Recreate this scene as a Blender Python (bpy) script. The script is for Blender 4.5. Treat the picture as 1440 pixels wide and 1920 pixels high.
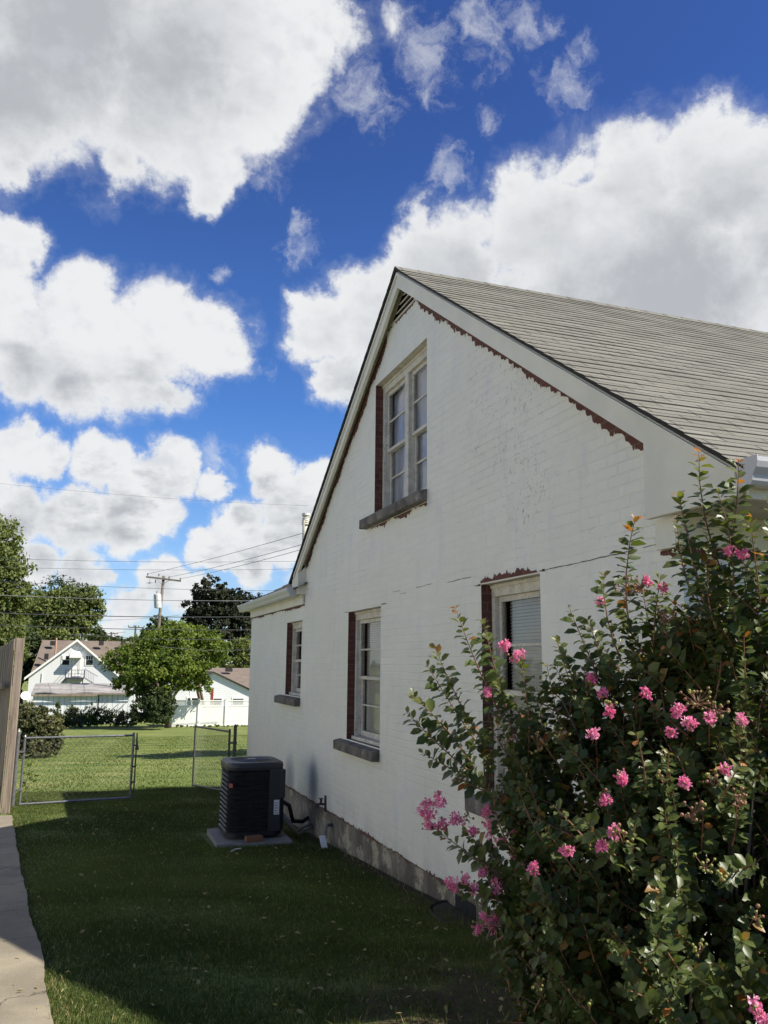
import bpy, math, random
import numpy as np
from math import radians, sin, cos, tan, pi
from mathutils import Vector, Matrix
random.seed(7); rng = np.random.default_rng(7)
for o in list(bpy.data.objects): bpy.data.objects.remove(o)
scene = bpy.context.scene
C = scene.collection
# ------------------------------------------------------------------ camera
# world frame: +Y runs along the painted gable wall away from the camera, +X into the house
F_PX = 1550.0; PITCH = radians(10.4187); YAW = radians(19.5145); ROLL = radians(0.5)
EYE = Vector((0, 0, 1.7))
_F = Vector((sin(YAW)*cos(PITCH), cos(YAW)*cos(PITCH), sin(PITCH)))
_R0 = Vector((cos(YAW), -sin(YAW), 0)); _U0 = _R0.cross(_F)
_R = _R0*cos(ROLL)+_U0*sin(ROLL); _U = _U0*cos(ROLL)-_R0*sin(ROLL)
cam = bpy.data.cameras.new('camera'); cam.sensor_fit = 'VERTICAL'; cam.sensor_height = 24.0
cam.sensor_width = 24.0; cam.lens = F_PX/1920*24.0; cam.clip_start = 0.05; cam.clip_end = 3000
cam_o = bpy.data.objects.new('camera', cam); C.objects.link(cam_o)
cam_o.matrix_world = Matrix(((_R.x, _U.x, -_F.x, 0), (_R.y, _U.y, -_F.y, 0), (_R.z, _U.z, -_F.z, 1.7), (0, 0, 0, 1)))
scene.camera = cam_o
def ray(x, y): return _F+_R*((x-720)/F_PX)+_U*((960-y)/F_PX)
def atX(x, y, X): r = ray(x, y); return EYE+r*(X/r.x)
def atY(x, y, Y): r = ray(x, y); return EYE+r*(Y/r.y)
def atD(x, y, D): return EYE+ray(x, y)*D
# ------------------------------------------------------------------ light
SX, SY = -0.82, 0.56                       # shadow shift per metre of height
SUN = Vector((-SX, -SY, 1)).normalized()
sun_el = math.asin(SUN.z); sun_az = math.atan2(SUN.x, SUN.y)
scene.view_settings.view_transform = 'Standard'; scene.view_settings.look = 'None'
scene.view_settings.gamma = 1.0; scene.view_settings.use_curve_mapping = False
scene.view_settings.exposure = 1.38
sl = bpy.data.lights.new('sun', 'SUN'); sl.energy = 3.35; sl.angle = radians(0.53); sl.color = (1.0, 0.94, 0.85)
so = bpy.data.objects.new('sun', sl); C.objects.link(so)
so.rotation_euler = SUN.to_track_quat('Z', 'Y').to_euler(); so.location = (20, -10, 30)
SKY_STRENGTH = 0.12

world = bpy.data.worlds.new('World'); scene.world = world; world.use_nodes = True
class NT:
    def __init__(s, tree): s.t = tree; s.n = tree.nodes; s.l = tree.links
    def new(s, typ, **kw):
        n = s.n.new(typ)
        for k, v in kw.items(): setattr(n, k, v)
        return n
    def put(s, sock, v):
        if v is None: return
        if hasattr(v, 'is_output'): s.l.new(v, sock)
        else:
            if isinstance(v, (tuple, list)) and len(v) == 3 and sock.type == 'RGBA': v = (*v, 1)
            sock.default_value = v
    def m(s, op, a, b=None, c=None, clamp=False):
        n = s.new('ShaderNodeMath', operation=op); n.use_clamp = clamp
        for i, v in enumerate((a, b, c)):
            if v is not None: s.put(n.inputs[i], v)
        return n.outputs[0]
    def v(s, op, a, b=None, scale=None):
        n = s.new('ShaderNodeVectorMath', operation=op); s.put(n.inputs[0], a)
        if b is not None: s.put(n.inputs[1], b)
        if scale is not None: s.put(n.inputs['Scale'], scale)
        return n.outputs['Value'] if op in ('DISTANCE', 'LENGTH', 'DOT_PRODUCT') else n.outputs[0]
    def noise(s, vec, scale, detail=4, rough=.55, dist=0, out=0):
        n = s.new('ShaderNodeTexNoise'); s.put(n.inputs['Vector'], vec); n.inputs['Scale'].default_value = scale
        n.inputs['Detail'].default_value = detail; n.inputs['Roughness'].default_value = rough; n.inputs['Distortion'].default_value = dist
        return n.outputs[out]
    def ss(s, v, a, b, lo=0., hi=1.):
        n = s.new('ShaderNodeMapRange', interpolation_type='SMOOTHSTEP'); s.put(n.inputs[0], v)
        for i, q in enumerate((a, b, lo, hi)): s.put(n.inputs[i+1], q)
        return n.outputs[0]
    def mix(s, f, a, b, mode='MIX'):
        n = s.new('ShaderNodeMix', data_type='RGBA', blend_type=mode); n.clamp_factor = True
        s.put(n.inputs[0], f); s.put(n.inputs[6], a); s.put(n.inputs[7], b)
        return n.outputs[2]
    def ramp(s, f, stops):
        n = s.new('ShaderNodeValToRGB'); s.put(n.inputs[0], f); e = n.color_ramp.elements
        while len(e) < len(stops): e.new(.5)
        for i, (p, c) in enumerate(stops): e[i].position = p; e[i].color = (*c, 1)
        return n.outputs[0]
    def comb(s, x, y, z):
        n = s.new('ShaderNodeCombineXYZ')
        for i, v in enumerate((x, y, z)): s.put(n.inputs[i], v)
        return n.outputs[0]
    def sep(s, v):
        n = s.new('ShaderNodeSeparateXYZ'); s.put(n.inputs[0], v); return n.outputs
    def bump(s, h, strength=.3, dist=.01, normal=None):
        n = s.new('ShaderNodeBump'); n.inputs['Strength'].default_value = strength; n.inputs['Distance'].default_value = dist
        s.put(n.inputs['Height'], h)
        if normal is not None: s.put(n.inputs['Normal'], normal)
        return n.outputs[0]

def build_world():
    t = world.node_tree; t.nodes.clear(); w = NT(t)
    tc = w.new('ShaderNodeTexCoord'); D = tc.outputs['Generated']
    sky = w.new('ShaderNodeTexSky', sky_type='NISHITA'); sky.sun_disc = False
    sky.sun_elevation = sun_el; sky.sun_rotation = sun_az; sky.air_density = 1.0; sky.dust_density = 0.2; sky.ozone_density = 2.5
    # cloud masses: photo pixel centre, radius, weight -> a fixed direction in the sky
    blobs = [(120, 40, 300, 1), (330, 130, 230, 1), (30, 190, 170, 1), (430, 40, 190, 1), (470, 190, 125, .9), (395, 310, 85, .85), (380, 370, 45, .7), (540, 120, 100, .8), (-150, 100, 300, 1), (230, 300, 75, .7), (20, 320, 60, .7), (560, 40, 110, .9), (640, 60, 80, .55), (740, 40, 80, .46),
             (-30, 480, 100, 1), (30, 470, 70, .9), (150, 600, 120, 1), (300, 620, 130, 1), (60, 660, 120, 1), (-60, 600, 180, 1), (250, 700, 110, 1), (390, 640, 100, .9), (150, 730, 90, .8), (320, 745, 60, .7),
             (1360, 330, 150, 1), (1420, 280, 80, .9), (1190, 340, 120, 1), (1280, 290, 70, .8), (1030, 430, 140, 1), (870, 490, 130, 1), (790, 510, 105, 1), (710, 590, 120, 1), (600, 620, 90, 1), (640, 710, 70, .9), (570, 580, 45, .8), (1200, 560, 320, 1), (1550, 420, 260, 1), (880, 660, 220, 1), (800, 400, 55, .62), (1080, 320, 50, .62),
             (30, 850, 65, 1), (90, 870, 55, 1), (190, 880, 70, 1), (250, 920, 60, 1), (320, 870, 62, 1), (30, 970, 75, 1), (130, 985, 80, 1), (230, 990, 70, 1), (290, 960, 55, .9), (-50, 900, 100, 1), (395, 905, 40, .85), (150, 1065, 55, .8), (60, 1062, 60, .8), (180, 1070, 30, .8),
             (505, 880, 62, 1), (560, 940, 80, 1), (450, 980, 62, 1), (385, 1030, 52, 1), (470, 1050, 60, 1), (600, 900, 60, 1), (420, 1010, 50, 1), (540, 1010, 60, 1),
             (300, 1100, 62, 1), (240, 1140, 55, .9), (350, 1130, 60, .9), (205, 1185, 30, .9), (130, 1150, 60, .6),
             (2100, 300, 500, 1), (2600, 900, 350, 1), (-900, 300, 520, 1), (-1500, 900, 420, 1), (300, -900, 420, 1), (1500, -900, 380, 1), (-700, 950, 300, 1), (-1600, 200, 600, 1), (-2600, 700, 900, 1), (-900, -700, 500, 1)]  # unseen clouds outside the frame; more added at left to whiten the wall's light
    wisps = [(1060, 150, 85), (1090, 90, 50), (1050, 40, 40), (565, 475, 60), (560, 410, 40), (915, 228, 45), (410, 850, 60), (420, 515, 30), (800, 110, 130), (900, 60, 120), (980, 40, 70), (690, 180, 100), (500, 330, 70), (480, 690, 60), (850, 330, 70), (560, 1075, 60)]
    warp = w.v('SUBTRACT', w.noise(D, 4.0, 2, out=1), (.5, .5, .5)); warp = w.v('SCALE', warp, scale=.05)
    warp2 = w.v('SUBTRACT', w.noise(D, 22.0, 7, .62, out=1), (.5, .5, .5)); warp2 = w.v('SCALE', warp2, scale=.05)
    P = w.v('ADD', w.v('ADD', D, warp), warp2)
    def field(P, bl, k=.05):
        acc = None
        for b in bl:
            x, y, r = b[:3]; wt = b[3] if len(b) > 3 else 1
            c = ray(x, y).normalized()
            rr = r/F_PX*(1/(1+((x-720)**2+(y-960)**2)/F_PX**2)**.5)*1.12
            d = w.v('DISTANCE', P, tuple(c)); f = w.m('MULTIPLY_ADD', d, -wt/rr, wt)
            if acc is None: acc = f
            else:
                n = w.new('ShaderNodeMath', operation='SMOOTH_MAX'); w.put(n.inputs[0], acc); w.put(n.inputs[1], f); n.inputs[2].default_value = k; acc = n.outputs[0]
        return acc
    F = field(P, blobs)
    fb = w.noise(D, 13.0, 12, .62, .25); fb2 = w.noise(D, 55.0, 9, .66, .4)
    fld = w.m('ADD', F, w.m('MULTIPLY', w.m('SUBTRACT', fb, .5), .9)); fld = w.m('ADD', fld, w.m('MULTIPLY', w.m('SUBTRACT', fb2, .5), .24))
    cov = w.ss(fld, .13, .40); veil = w.m('MULTIPLY', w.ss(fld, .02, .36), .25); cov = w.m('MAXIMUM', cov, veil)
    W = field(P, wisps, .1)
    ws = w.noise(w.v('MULTIPLY', P, (1, 1, 1.0)), 22.0, 12, .66, .35)
    wc = w.m('MULTIPLY', w.ss(w.m('ADD', w.m('MULTIPLY', W, .45), w.m('MULTIPLY', w.m('SUBTRACT', ws, .5), 1.35)), .14, .62), w.ss(W, .02, .5, 0, .52))
    cov = w.m('MAXIMUM', cov, wc)
    greys = [(150, 40, 330, 1), (-50, 150, 250, 1), (330, 110, 200, .8), (900, 640, 260, .8), (1250, 580, 330, 1), (700, 720, 120, .8), (1500, 520, 260, .9), (150, 740, 90, .9), (40, 720, 90, .8), (300, 750, 80, .8),
             (60, 1015, 80, 1.1), (180, 1020, 70, 1), (110, 915, 45, .9), (200, 935, 50, .9), (330, 925, 40, .8), (570, 990, 80, 1.1), (480, 940, 50, .9), (490, 1070, 50, .9), (300, 1150, 60, .8), (130, 1085, 50, .7), (400, 1060, 40, .8)]
    G = field(w.v('ADD', P, w.v('SCALE', w.v('SUBTRACT', w.noise(w.v('MULTIPLY', D, (1, 1, 2.2)), 9.0, 5, .6, out=1), (.5, .5, .5)), scale=.16)), greys, .15)
    up = w.v('ADD', D, tuple(Vector((SUN.x*.008, SUN.y*.008, SUN.z*.016))))
    nb0 = w.noise(D, 10.0, 8, .55); nb1 = w.noise(up, 10.0, 8, .55)
    rel = w.m('MULTIPLY', w.m('SUBTRACT', nb0, nb1), 3.0)
    g = w.m('ADD', w.m('ADD', G, w.m('MULTIPLY', w.m('SUBTRACT', w.noise(D, 5.0, 6, .5), .5), .8)), w.m('MULTIPLY', rel, -.4))
    thick = w.ss(fld, .2, .8)
    shade = w.m('MULTIPLY', w.ss(g, -.15, .85), thick)
    ccol = w.mix(shade, (2.75, 2.79, 2.82), (1.56, 1.63, 1.73))
    ccol = w.mix(w.m('MULTIPLY', w.ss(rel, .0, .45), .55), ccol, (1.95, 2.03, 2.2))
    hz = w.sep(D)[2]
    tintc = w.ramp(hz, [(0.0, (.30, .35, .44)), (.06, (.31, .36, .47)), (.13, (.29, .37, .49)), (.30, (.185, .305, .49)), (.60, (.14, .208, .385)), (.8, (.14, .21, .38))])
    skyc = w.mix(1.0, sky.outputs[0], tintc, 'MULTIPLY')
    col = w.mix(w.m('MULTIPLY', cov, .985), skyc, ccol)
    bg = w.new('ShaderNodeBackground'); w.put(bg.inputs[0], col); bg.inputs[1].default_value = SKY_STRENGTH
    out = w.new('ShaderNodeOutputWorld'); w.l.new(bg.outputs[0], out.inputs[0])
build_world()

# ------------------------------------------------------------------ helpers
MATS = {}
def mat(name, fn):
    m = bpy.data.materials.new(name); m.use_nodes = True; t = m.node_tree; t.nodes.clear(); w = NT(t)
    out = w.new('ShaderNodeOutputMaterial'); b = w.new('ShaderNodeBsdfPrincipled'); w.l.new(b.outputs[0], out.inputs[0])
    geo = w.new('ShaderNodeNewGeometry'); pos = geo.outputs['Position']
    fn(w, b, pos, out); MATS[name] = m; return m
def simple(name, col, rough=.6, var=.15, scale=8, metal=0., bump=0., bscale=40, spec=.5, dirt=None):
    def fn(w, b, pos, out):
        n = w.noise(pos, scale, 5, .6)
        f = w.ss(n, .3, .7)
        c = w.mix(f, tuple(q*(1-var) for q in col), tuple(min(1, q*(1+var)) for q in col))
        if dirt:
            c = w.mix(w.ss(w.noise(pos, dirt[1], 6, .7), .52, .72), c, dirt[0])
        w.put(b.inputs['Base Color'], c); b.inputs['Roughness'].default_value = rough; b.inputs['Metallic'].default_value = metal
        b.inputs['Specular IOR Level'].default_value = spec
        if bump: w.put(b.inputs['Normal'], w.bump(w.noise(pos, bscale, 5, .6), bump, .01))
    return mat(name, fn)

class MB:
    def __init__(s): s.v = []; s.f = []; s.mi = []; s.m = 0
    def add(s, vs, fs):
        k = len(s.v); s.v += [tuple(v) for v in vs]
        for f in fs: s.f.append([i+k for i in f]); s.mi.append(s.m)
        return s
    def box(s, a, b):
        x0, y0, z0 = a; x1, y1, z1 = b
        if x0 > x1: x0, x1 = x1, x0
        if y0 > y1: y0, y1 = y1, y0
        if z0 > z1: z0, z1 = z1, z0
        return s.add([(x0, y0, z0), (x1, y0, z0), (x1, y1, z0), (x0, y1, z0), (x0, y0, z1), (x1, y0, z1), (x1, y1, z1), (x0, y1, z1)],
                     [(0, 3, 2, 1), (4, 5, 6, 7), (0, 1, 5, 4), (1, 2, 6, 5), (2, 3, 7, 6), (3, 0, 4, 7)])
    def prism(s, pts, d):            # closed polygon pts (3d), extruded by vector d
        n = len(pts); d = Vector(d); P = [Vector(p) for p in pts]
        return s.add(P+[p+d for p in P], [tuple(range(n))[::-1], tuple(range(n, 2*n))]+[(i, (i+1) % n, n+(i+1) % n, n+i) for i in range(n)])
    def obox(s, c, ax, ay, az):      # oriented box, half-axes
        c, ax, ay, az = map(Vector, (c, ax, ay, az))
        return s.add([c-ax-ay-az, c+ax-ay-az, c+ax+ay-az, c-ax+ay-az, c-ax-ay+az, c+ax-ay+az, c+ax+ay+az, c-ax+ay+az],
                     [(0, 3, 2, 1), (4, 5, 6, 7), (0, 1, 5, 4), (1, 2, 6, 5), (2, 3, 7, 6), (3, 0, 4, 7)])
    def tube(s, pts, r, seg=8, caps=True):
        P = [Vector(p) for p in pts]; n = len(P)
        rs = list(r) if isinstance(r, (list, tuple)) else [r]*n
        k = len(s.v); ref = None
        for i, p in enumerate(P):
            t = (P[min(i+1, n-1)]-P[max(i-1, 0)]).normalized()
            if ref is None: ref = Vector((0, 0, 1)) if abs(t.z) < .9 else Vector((1, 0, 0))
            a = t.cross(ref).normalized(); b = t.cross(a).normalized(); ref = -b if False else a.cross(t)
            for j in range(seg):
                q = 2*pi*j/seg; s.v.append(tuple(p+(a*cos(q)+b*sin(q))*rs[i]))
        for i in range(n-1):
            for j in range(seg):
                s.f.append([k+i*seg+j, k+i*seg+(j+1) % seg, k+(i+1)*seg+(j+1) % seg, k+(i+1)*seg+j]); s.mi.append(s.m)
        if caps:
            s.f.append([k+j for j in range(seg)][::-1]); s.mi.append(s.m)
            s.f.append([k+(n-1)*seg+j for j in range(seg)]); s.mi.append(s.m)
        return s
    def build(s, name, mats, parent=None, smooth=False, bevel=0):
        me = bpy.data.meshes.new(name); o = bpy.data.objects.new(name, me); C.objects.link(o)
        off = Vector((0, 0, 0))
        p = parent
        while p is not None: off += p.location; p = p.parent
        me.from_pydata([tuple(Vector(v)-off) for v in s.v], [], s.f)
        for m in (mats if isinstance(mats, (list, tuple)) else [mats]): me.materials.append(m)
        me.polygons.foreach_set('material_index', s.mi)
        if smooth: me.polygons.foreach_set('use_smooth', [True]*len(me.polygons))
        me.update()
        if parent: o.parent = parent
        if bevel:
            b = o.modifiers.new('bevel', 'BEVEL'); b.width = bevel; b.segments = 2; b.limit_method = 'ANGLE'
        return o
def np_mesh(name, V, Fs, mats, parent=None, tint=None, smooth=True, mi=None):
    """V (n,3); Fs (m,k) all faces the same size"""
    me = bpy.data.meshes.new(name); o = bpy.data.objects.new(name, me); C.objects.link(o)
    off = np.zeros(3); p = parent
    while p is not None: off += np.array(p.location); p = p.parent
    V = np.asarray(V, dtype=np.float32)-off.astype(np.float32); Fs = np.asarray(Fs, dtype=np.int32); k = Fs.shape[1]
    me.vertices.add(len(V)); me.vertices.foreach_set('co', V.ravel())
    me.loops.add(Fs.size); me.loops.foreach_set('vertex_index', Fs.ravel())
    me.polygons.add(len(Fs)); me.polygons.foreach_set('loop_start', np.arange(len(Fs), dtype=np.int32)*k)
    me.polygons.foreach_set('use_smooth', np.full(len(Fs), smooth))
    for m in (mats if isinstance(mats, (list, tuple)) else [mats]): me.materials.append(m)
    if mi is not None: me.polygons.foreach_set('material_index', np.asarray(mi, dtype=np.int32))
    if tint is not None:
        a = me.attributes.new('tint', 'FLOAT', 'POINT'); a.data.foreach_set('value', np.asarray(tint, dtype=np.float32))
    me.update(calc_edges=True); me.validate()
    if parent: o.parent = parent
    return o
def tag(o, label, cat=None, group=None, kind=None):
    if label: o['label'] = label
    if cat: o['category'] = cat
    if group: o['group'] = group
    if kind: o['kind'] = kind
    return o
def thing(name, label, cat, loc, group=None):
    o = bpy.data.objects.new(name, None); C.objects.link(o); o.location = loc; o.empty_display_size = .2
    return tag(o, label, cat, group)
GY = [-400, -30, 3, 6, 10, 16, 59, 75, 95, 140, 3000]; GZ = [.2, .15, .06, -.14, -.37, -.66, -2.87, -3.4, -4.2, -5, -5]
def gz(x, y): return float(np.interp(y, GY, GZ))
def gnd(x, y):
    r = ray(x, y); lo = .5; t = .5
    while t < 600:
        P = EYE+r*t
        if P.z <= gz(P.x, P.y): break
        t *= 1.002
    return P

# ------------------------------------------------------------------ materials
def m_paintbrick(w, b, pos, out):
    s = w.sep(pos)
    along = w.m('ADD', s[1], s[0])
    vec = w.comb(along, s[2], 0)
    wob = w.v('SCALE', w.v('SUBTRACT', w.noise(pos, 7, 3, out=1), (.5, .5, .5)), scale=.008)
    bt = w.new('ShaderNodeTexBrick'); w.put(bt.inputs['Vector'], w.v('ADD', vec, wob)); bt.inputs['Scale'].default_value = 1
    bt.inputs['Brick Width'].default_value = .203; bt.inputs['Row Height'].default_value = .0677
    bt.inputs['Mortar Size'].default_value = .007; bt.inputs['Mortar Smooth'].default_value = .7; bt.inputs['Bias'].default_value = 0
    w.put(bt.inputs['Color1'], (0, 0, 0)); w.put(bt.inputs['Color2'], (1, 1, 1)); w.put(bt.inputs['Mortar'], (.5, .5, .5))
    fac = bt.outputs['Fac']
    c = w.mix(w.ss(w.noise(pos, 1.3, 5, .6), .3, .7), (.785, .78, .64), (.825, .82, .69))
    c = w.mix(w.m('MULTIPLY', w.ss(w.noise(w.comb(w.m('MULTIPLY', along, 6), w.m('MULTIPLY', s[2], 1.2), 0), 1.0, 5, .65), .5, .75), .35), c, (.62, .63, .63))
    c = w.mix(w.m('MULTIPLY', w.sep(bt.outputs['Color'])[0], .10), c, (.52, .52, .49))
    
    # missed scratches of bare mortar between brush strokes, denser on the right upper part
    dens = w.ss(w.noise(pos, .8, 3), .38, .62)
    near = w.m('MULTIPLY', w.ss(s[1], 8.5, 4.0), w.ss(s[2], 1.7, 2.6))
    sc = w.noise(w.comb(w.m('MULTIPLY', along, 58), w.m('MULTIPLY', s[2], 17), 0), 1.0, 4, .72, .6)
    th = w.m('SUBTRACT', .715, w.m('MULTIPLY', w.m('MULTIPLY', dens, near), .135))
    scr = w.ss(sc, th, w.m('ADD', th, .05))
    c = w.mix(w.m('MULTIPLY', scr, .65), c, (.26, .25, .24))
    tick = w.m('MULTIPLY', w.m('MULTIPLY', fac, w.ss(w.noise(pos, 13, 6, .72), .53, .62)), w.m('MULTIPLY', w.m('ADD', dens, .25), w.m('ADD', w.m('MULTIPLY', near, .8), .12)))
    c = w.mix(w.m('MULTIPLY', tick, .42), c, (.33, .33, .31))
    c = w.mix(w.m('MULTIPLY', w.ss(w.noise(pos, 2.1, 7, .7), .52, .72), .30), c, (.60, .63, .68))
    c = w.mix(w.m('MULTIPLY', w.ss(w.noise(pos, 60, 2, .5), .72, .78), .6), c, (.2, .19, .18))
    mort = w.m('MULTIPLY', w.m('MULTIPLY', fac, w.ss(w.noise(pos, 6, 4, .7), .5, .66)), w.ss(s[2], 2.6, 1.6)); c = w.mix(w.m('MULTIPLY', mort, .55), c, (.88, .87, .82))
    # dark blue-grey smears above the foundation by the condenser
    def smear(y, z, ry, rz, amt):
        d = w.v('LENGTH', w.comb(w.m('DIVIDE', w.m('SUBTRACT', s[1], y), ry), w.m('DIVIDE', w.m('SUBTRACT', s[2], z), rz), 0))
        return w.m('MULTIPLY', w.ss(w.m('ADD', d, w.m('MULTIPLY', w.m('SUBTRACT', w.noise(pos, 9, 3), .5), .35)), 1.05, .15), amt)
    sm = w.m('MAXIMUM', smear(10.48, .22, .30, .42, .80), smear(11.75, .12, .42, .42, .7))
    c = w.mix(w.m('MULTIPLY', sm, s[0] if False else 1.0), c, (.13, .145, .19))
    low = w.m('MULTIPLY', w.ss(s[2], .35, .0), w.ss(w.noise(pos, 3, 4), .4, .7))
    c = w.mix(w.m('MULTIPLY', low, .3), c, (.38, .36, .30))
    w.put(b.inputs['Base Color'], c); b.inputs['Roughness'].default_value = .62
    msk = w.ss(w.noise(pos, 1.7, 4, .6), .38, .66, .20, .62)
    h = w.m('ADD', w.m('MULTIPLY', fac, w.m('MULTIPLY', msk, -.6)), w.m('MULTIPLY', w.noise(pos, 60, 5, .65), .55))
    h = w.m('ADD', h, w.m('MULTIPLY', w.noise(pos, 14, 4, .6), .5))
    h = w.m('ADD', h, w.m('MULTIPLY', scr, -.6))
    w.put(b.inputs['Normal'], w.bump(h, .8, .009))
mat('painted brick', m_paintbrick)
def m_redbrick(w, b, pos, out):
    s = w.sep(pos); vec = w.comb(w.m('ADD', s[1], s[0]), s[2], 0)
    bt = w.new('ShaderNodeTexBrick'); w.put(bt.inputs['Vector'], vec); bt.inputs['Scale'].default_value = 1
    bt.inputs['Brick Width'].default_value = .203; bt.inputs['Row Height'].default_value = .0677; bt.inputs['Mortar Size'].default_value = .006
    w.put(bt.inputs['Color1'], (.095, .036, .024)); w.put(bt.inputs['Color2'], (.15, .058, .038)); w.put(bt.inputs['Mortar'], (.15, .10, .075))
    c = w.mix(w.ss(w.noise(pos, 20, 4), .3, .7, 0, .5), bt.outputs['Color'], (.10, .03, .022))
    w.put(b.inputs['Base Color'], c); b.inputs['Roughness'].default_value = .9
    w.put(b.inputs['Normal'], w.bump(w.m('ADD', w.m('MULTIPLY', bt.outputs['Fac'], -.8), w.noise(pos, 50, 4)), .5, .006))
mat('bare brick', m_redbrick)
def m_found(w, b, pos, out):
    c = w.mix(w.ss(w.noise(pos, 2.4, 6, .65), .35, .65), (.12, .105, .08), (.27, .245, .185))
    c = w.mix(w.ss(w.noise(pos, 4.5, 7, .72), .53, .60), c, (.42, .38, .27))
    c = w.mix(w.ss(w.noise(pos, 9, 6, .75, .4), .58, .68), c, (.08, .075, .06))
    c = w.mix(w.ss(w.noise(w.v('MULTIPLY', pos, (8, 8, .8)), 1, 3), .5, .8, 0, .5), c, (.09, .085, .065))
    w.put(b.inputs['Base Color'], c); b.inputs['Roughness'].default_value = .95
    w.put(b.inputs['Normal'], w.bump(w.noise(pos, 22, 6, .7), .9, .015))
mat('old concrete foundation', m_found)
simple('white trim', (.70, .685, .55), .5, .06, 3, bump=.15, bscale=30)
simple('weathered trim', (.60, .57, .46), .65, .14, 9, bump=.4, bscale=60, dirt=((.25, .22, .16), 26))
simple('soffit paint', (.36, .34, .26), .7, .12, 6)
simple('stone sill', (.13, .118, .095), .85, .45, 6, bump=.6, bscale=45, dirt=((.30, .275, .22), 7))
simple('gutter metal', (.52, .52, .51), .32, .05, 3, metal=.0, dirt=((.5, .5, .48), 6))
simple('dark flashing', (.025, .023, .02), .8, .2)
simple('dark interior', (.012, .012, .012), .9, .2)
simple('blind slats', (.78, .77, .69), .55, .05, 3)
simple('curtain cloth', (.68, .70, .74), .8, .1, 4)
simple('condenser paint', (.016, .017, .019), .45, .15, 6)
simple('condenser panel', (.026, .028, .03), .45, .1, 6)
simple('label paper', (.62, .63, .64), .5, .03)
simple('red badge', (.30, .05, .035), .5, .05)
simple('pad concrete', (.22, .21, .185), .9, .15, 12, bump=.3)
simple('galvanised steel', (.20, .205, .21), .45, .2, 20, metal=.6)
simple('dark steel', (.075, .075, .072), .55, .3, 20, metal=.3, dirt=((.17, .16, .15), 30))
simple('pvc plastic', (.66, .66, .64), .4, .08, 6)
simple('bronze valve', (.06, .045, .035), .55, .3, 20, metal=.4)
simple('insulation foam', (.02, .02, .02), .9, .2)
simple('vinyl', (.84, .83, .76), .4, .03, 2)
simple('pole wood', (.13, .105, .08), .9, .3, 4, bump=.4, bscale=20)
simple('wire', (.05, .05, .052), .6, .1)
simple('light wire', (.20, .21, .22), .5, .1)
simple('transformer grey', (.62, .62, .58), .45, .05, 3)
simple('porcelain', (.10, .09, .085), .4, .1)
simple('rail iron', (.035, .04, .05), .6, .2)
simple('red paint', (.26, .035, .02), .6, .2, 10)
simple('brown lumber', (.13, .085, .055), .85, .25, 10)
simple('copper pipe paint', (.50, .30, .19), .6, .1)
simple('bark', (.085, .065, .05), .9, .3, 8, bump=.6, bscale=20)
simple('crape stem', (.22, .10, .06), .6, .25, 30)
simple('crape trunk', (.10, .075, .055), .8, .25, 14)
def m_brick_loose(w, b, pos, out):
    c = w.mix(w.noise(pos, 40, 5), (.15, .07, .035), (.28, .14, .07)); w.put(b.inputs['Base Color'], c); b.inputs['Roughness'].default_value = .95
    w.put(b.inputs['Normal'], w.bump(w.noise(pos, 80, 4), .6, .005))
mat('loose brick', m_brick_loose)
def m_glass(w, b, pos, out):
    tr = w.new('ShaderNodeBsdfTransparent'); gl = w.new('ShaderNodeBsdfGlossy'); gl.inputs['Roughness'].default_value = .03
    w.put(tr.inputs[0], (.78, .80, .80)); w.put(gl.inputs[0], (.9, .9, .9))
    fr = w.new('ShaderNodeFresnel'); fr.inputs[0].default_value = 1.45
    w.put(fr.inputs['Normal'], w.bump(w.noise(pos, 3.5, 2), .12, .02)); w.put(gl.inputs['Normal'], w.bump(w.noise(pos, 3.5, 2), .12, .02))
    mx = w.new('ShaderNodeMixShader'); w.put(mx.inputs[0], w.m('MULTIPLY', fr.outputs[0], .9, clamp=True))
    w.l.new(tr.outputs[0], mx.inputs[1]); w.l.new(gl.outputs[0], mx.inputs[2]); w.l.new(mx.outputs[0], out.inputs[0])
mat('window glass', m_glass)
def shingle(name, base, row, yscale, cols):
    def fn(w, b, pos, out):
        s = w.sep(pos)
        bt = w.new('ShaderNodeTexBrick'); w.put(bt.inputs['Vector'], w.comb(s[0], w.m('MULTIPLY', s[1], yscale), 0) if name != 'wing shingle' else w.comb(s[1], w.m('MULTIPLY', s[0], yscale), 0)); bt.inputs['Scale'].default_value = 1
        bt.inputs['Brick Width'].default_value = .32; bt.inputs['Row Height'].default_value = row
        bt.inputs['Mortar Size'].default_value = .008; bt.inputs['Mortar Smooth'].default_value = .2; bt.offset_frequency = 2; bt.offset = .5
        w.put(bt.inputs['Color1'], cols[0]); w.put(bt.inputs['Color2'], cols[1]); w.put(bt.inputs['Mortar'], tuple(q*.35 for q in cols[0]))
        g = w.noise(pos, 260, 3, .7)
        c = w.mix(w.ss(g, .35, .7), w.mix(1, bt.outputs['Color'], (.66, .66, .66), 'MULTIPLY'), w.mix(1, bt.outputs['Color'], (1.35, 1.35, 1.35), 'MULTIPLY'))
        c = w.mix(w.ss(w.noise(pos, 1.1, 7, .7), .4, .7, 0, .6), c, cols[2])
        w.put(b.inputs['Base Color'], c); b.inputs['Roughness'].default_value = .95; b.inputs['Specular IOR Level'].default_value = .2
        w.put(b.inputs['Normal'], w.bump(w.noise(pos, 300, 3), .5, .003))
    return mat(name, fn)
shingle('roof shingle', None, .14, 1.2126, ((.165, .158, .128), (.215, .205, .168), (.15, .145, .115)))
shingle('wing shingle', None, .14, 1.15, ((.24, .225, .18), (.28, .265, .21), (.20, .20, .16)))
simple('shingle edge', (.028, .025, .02), .95, .2)
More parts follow.
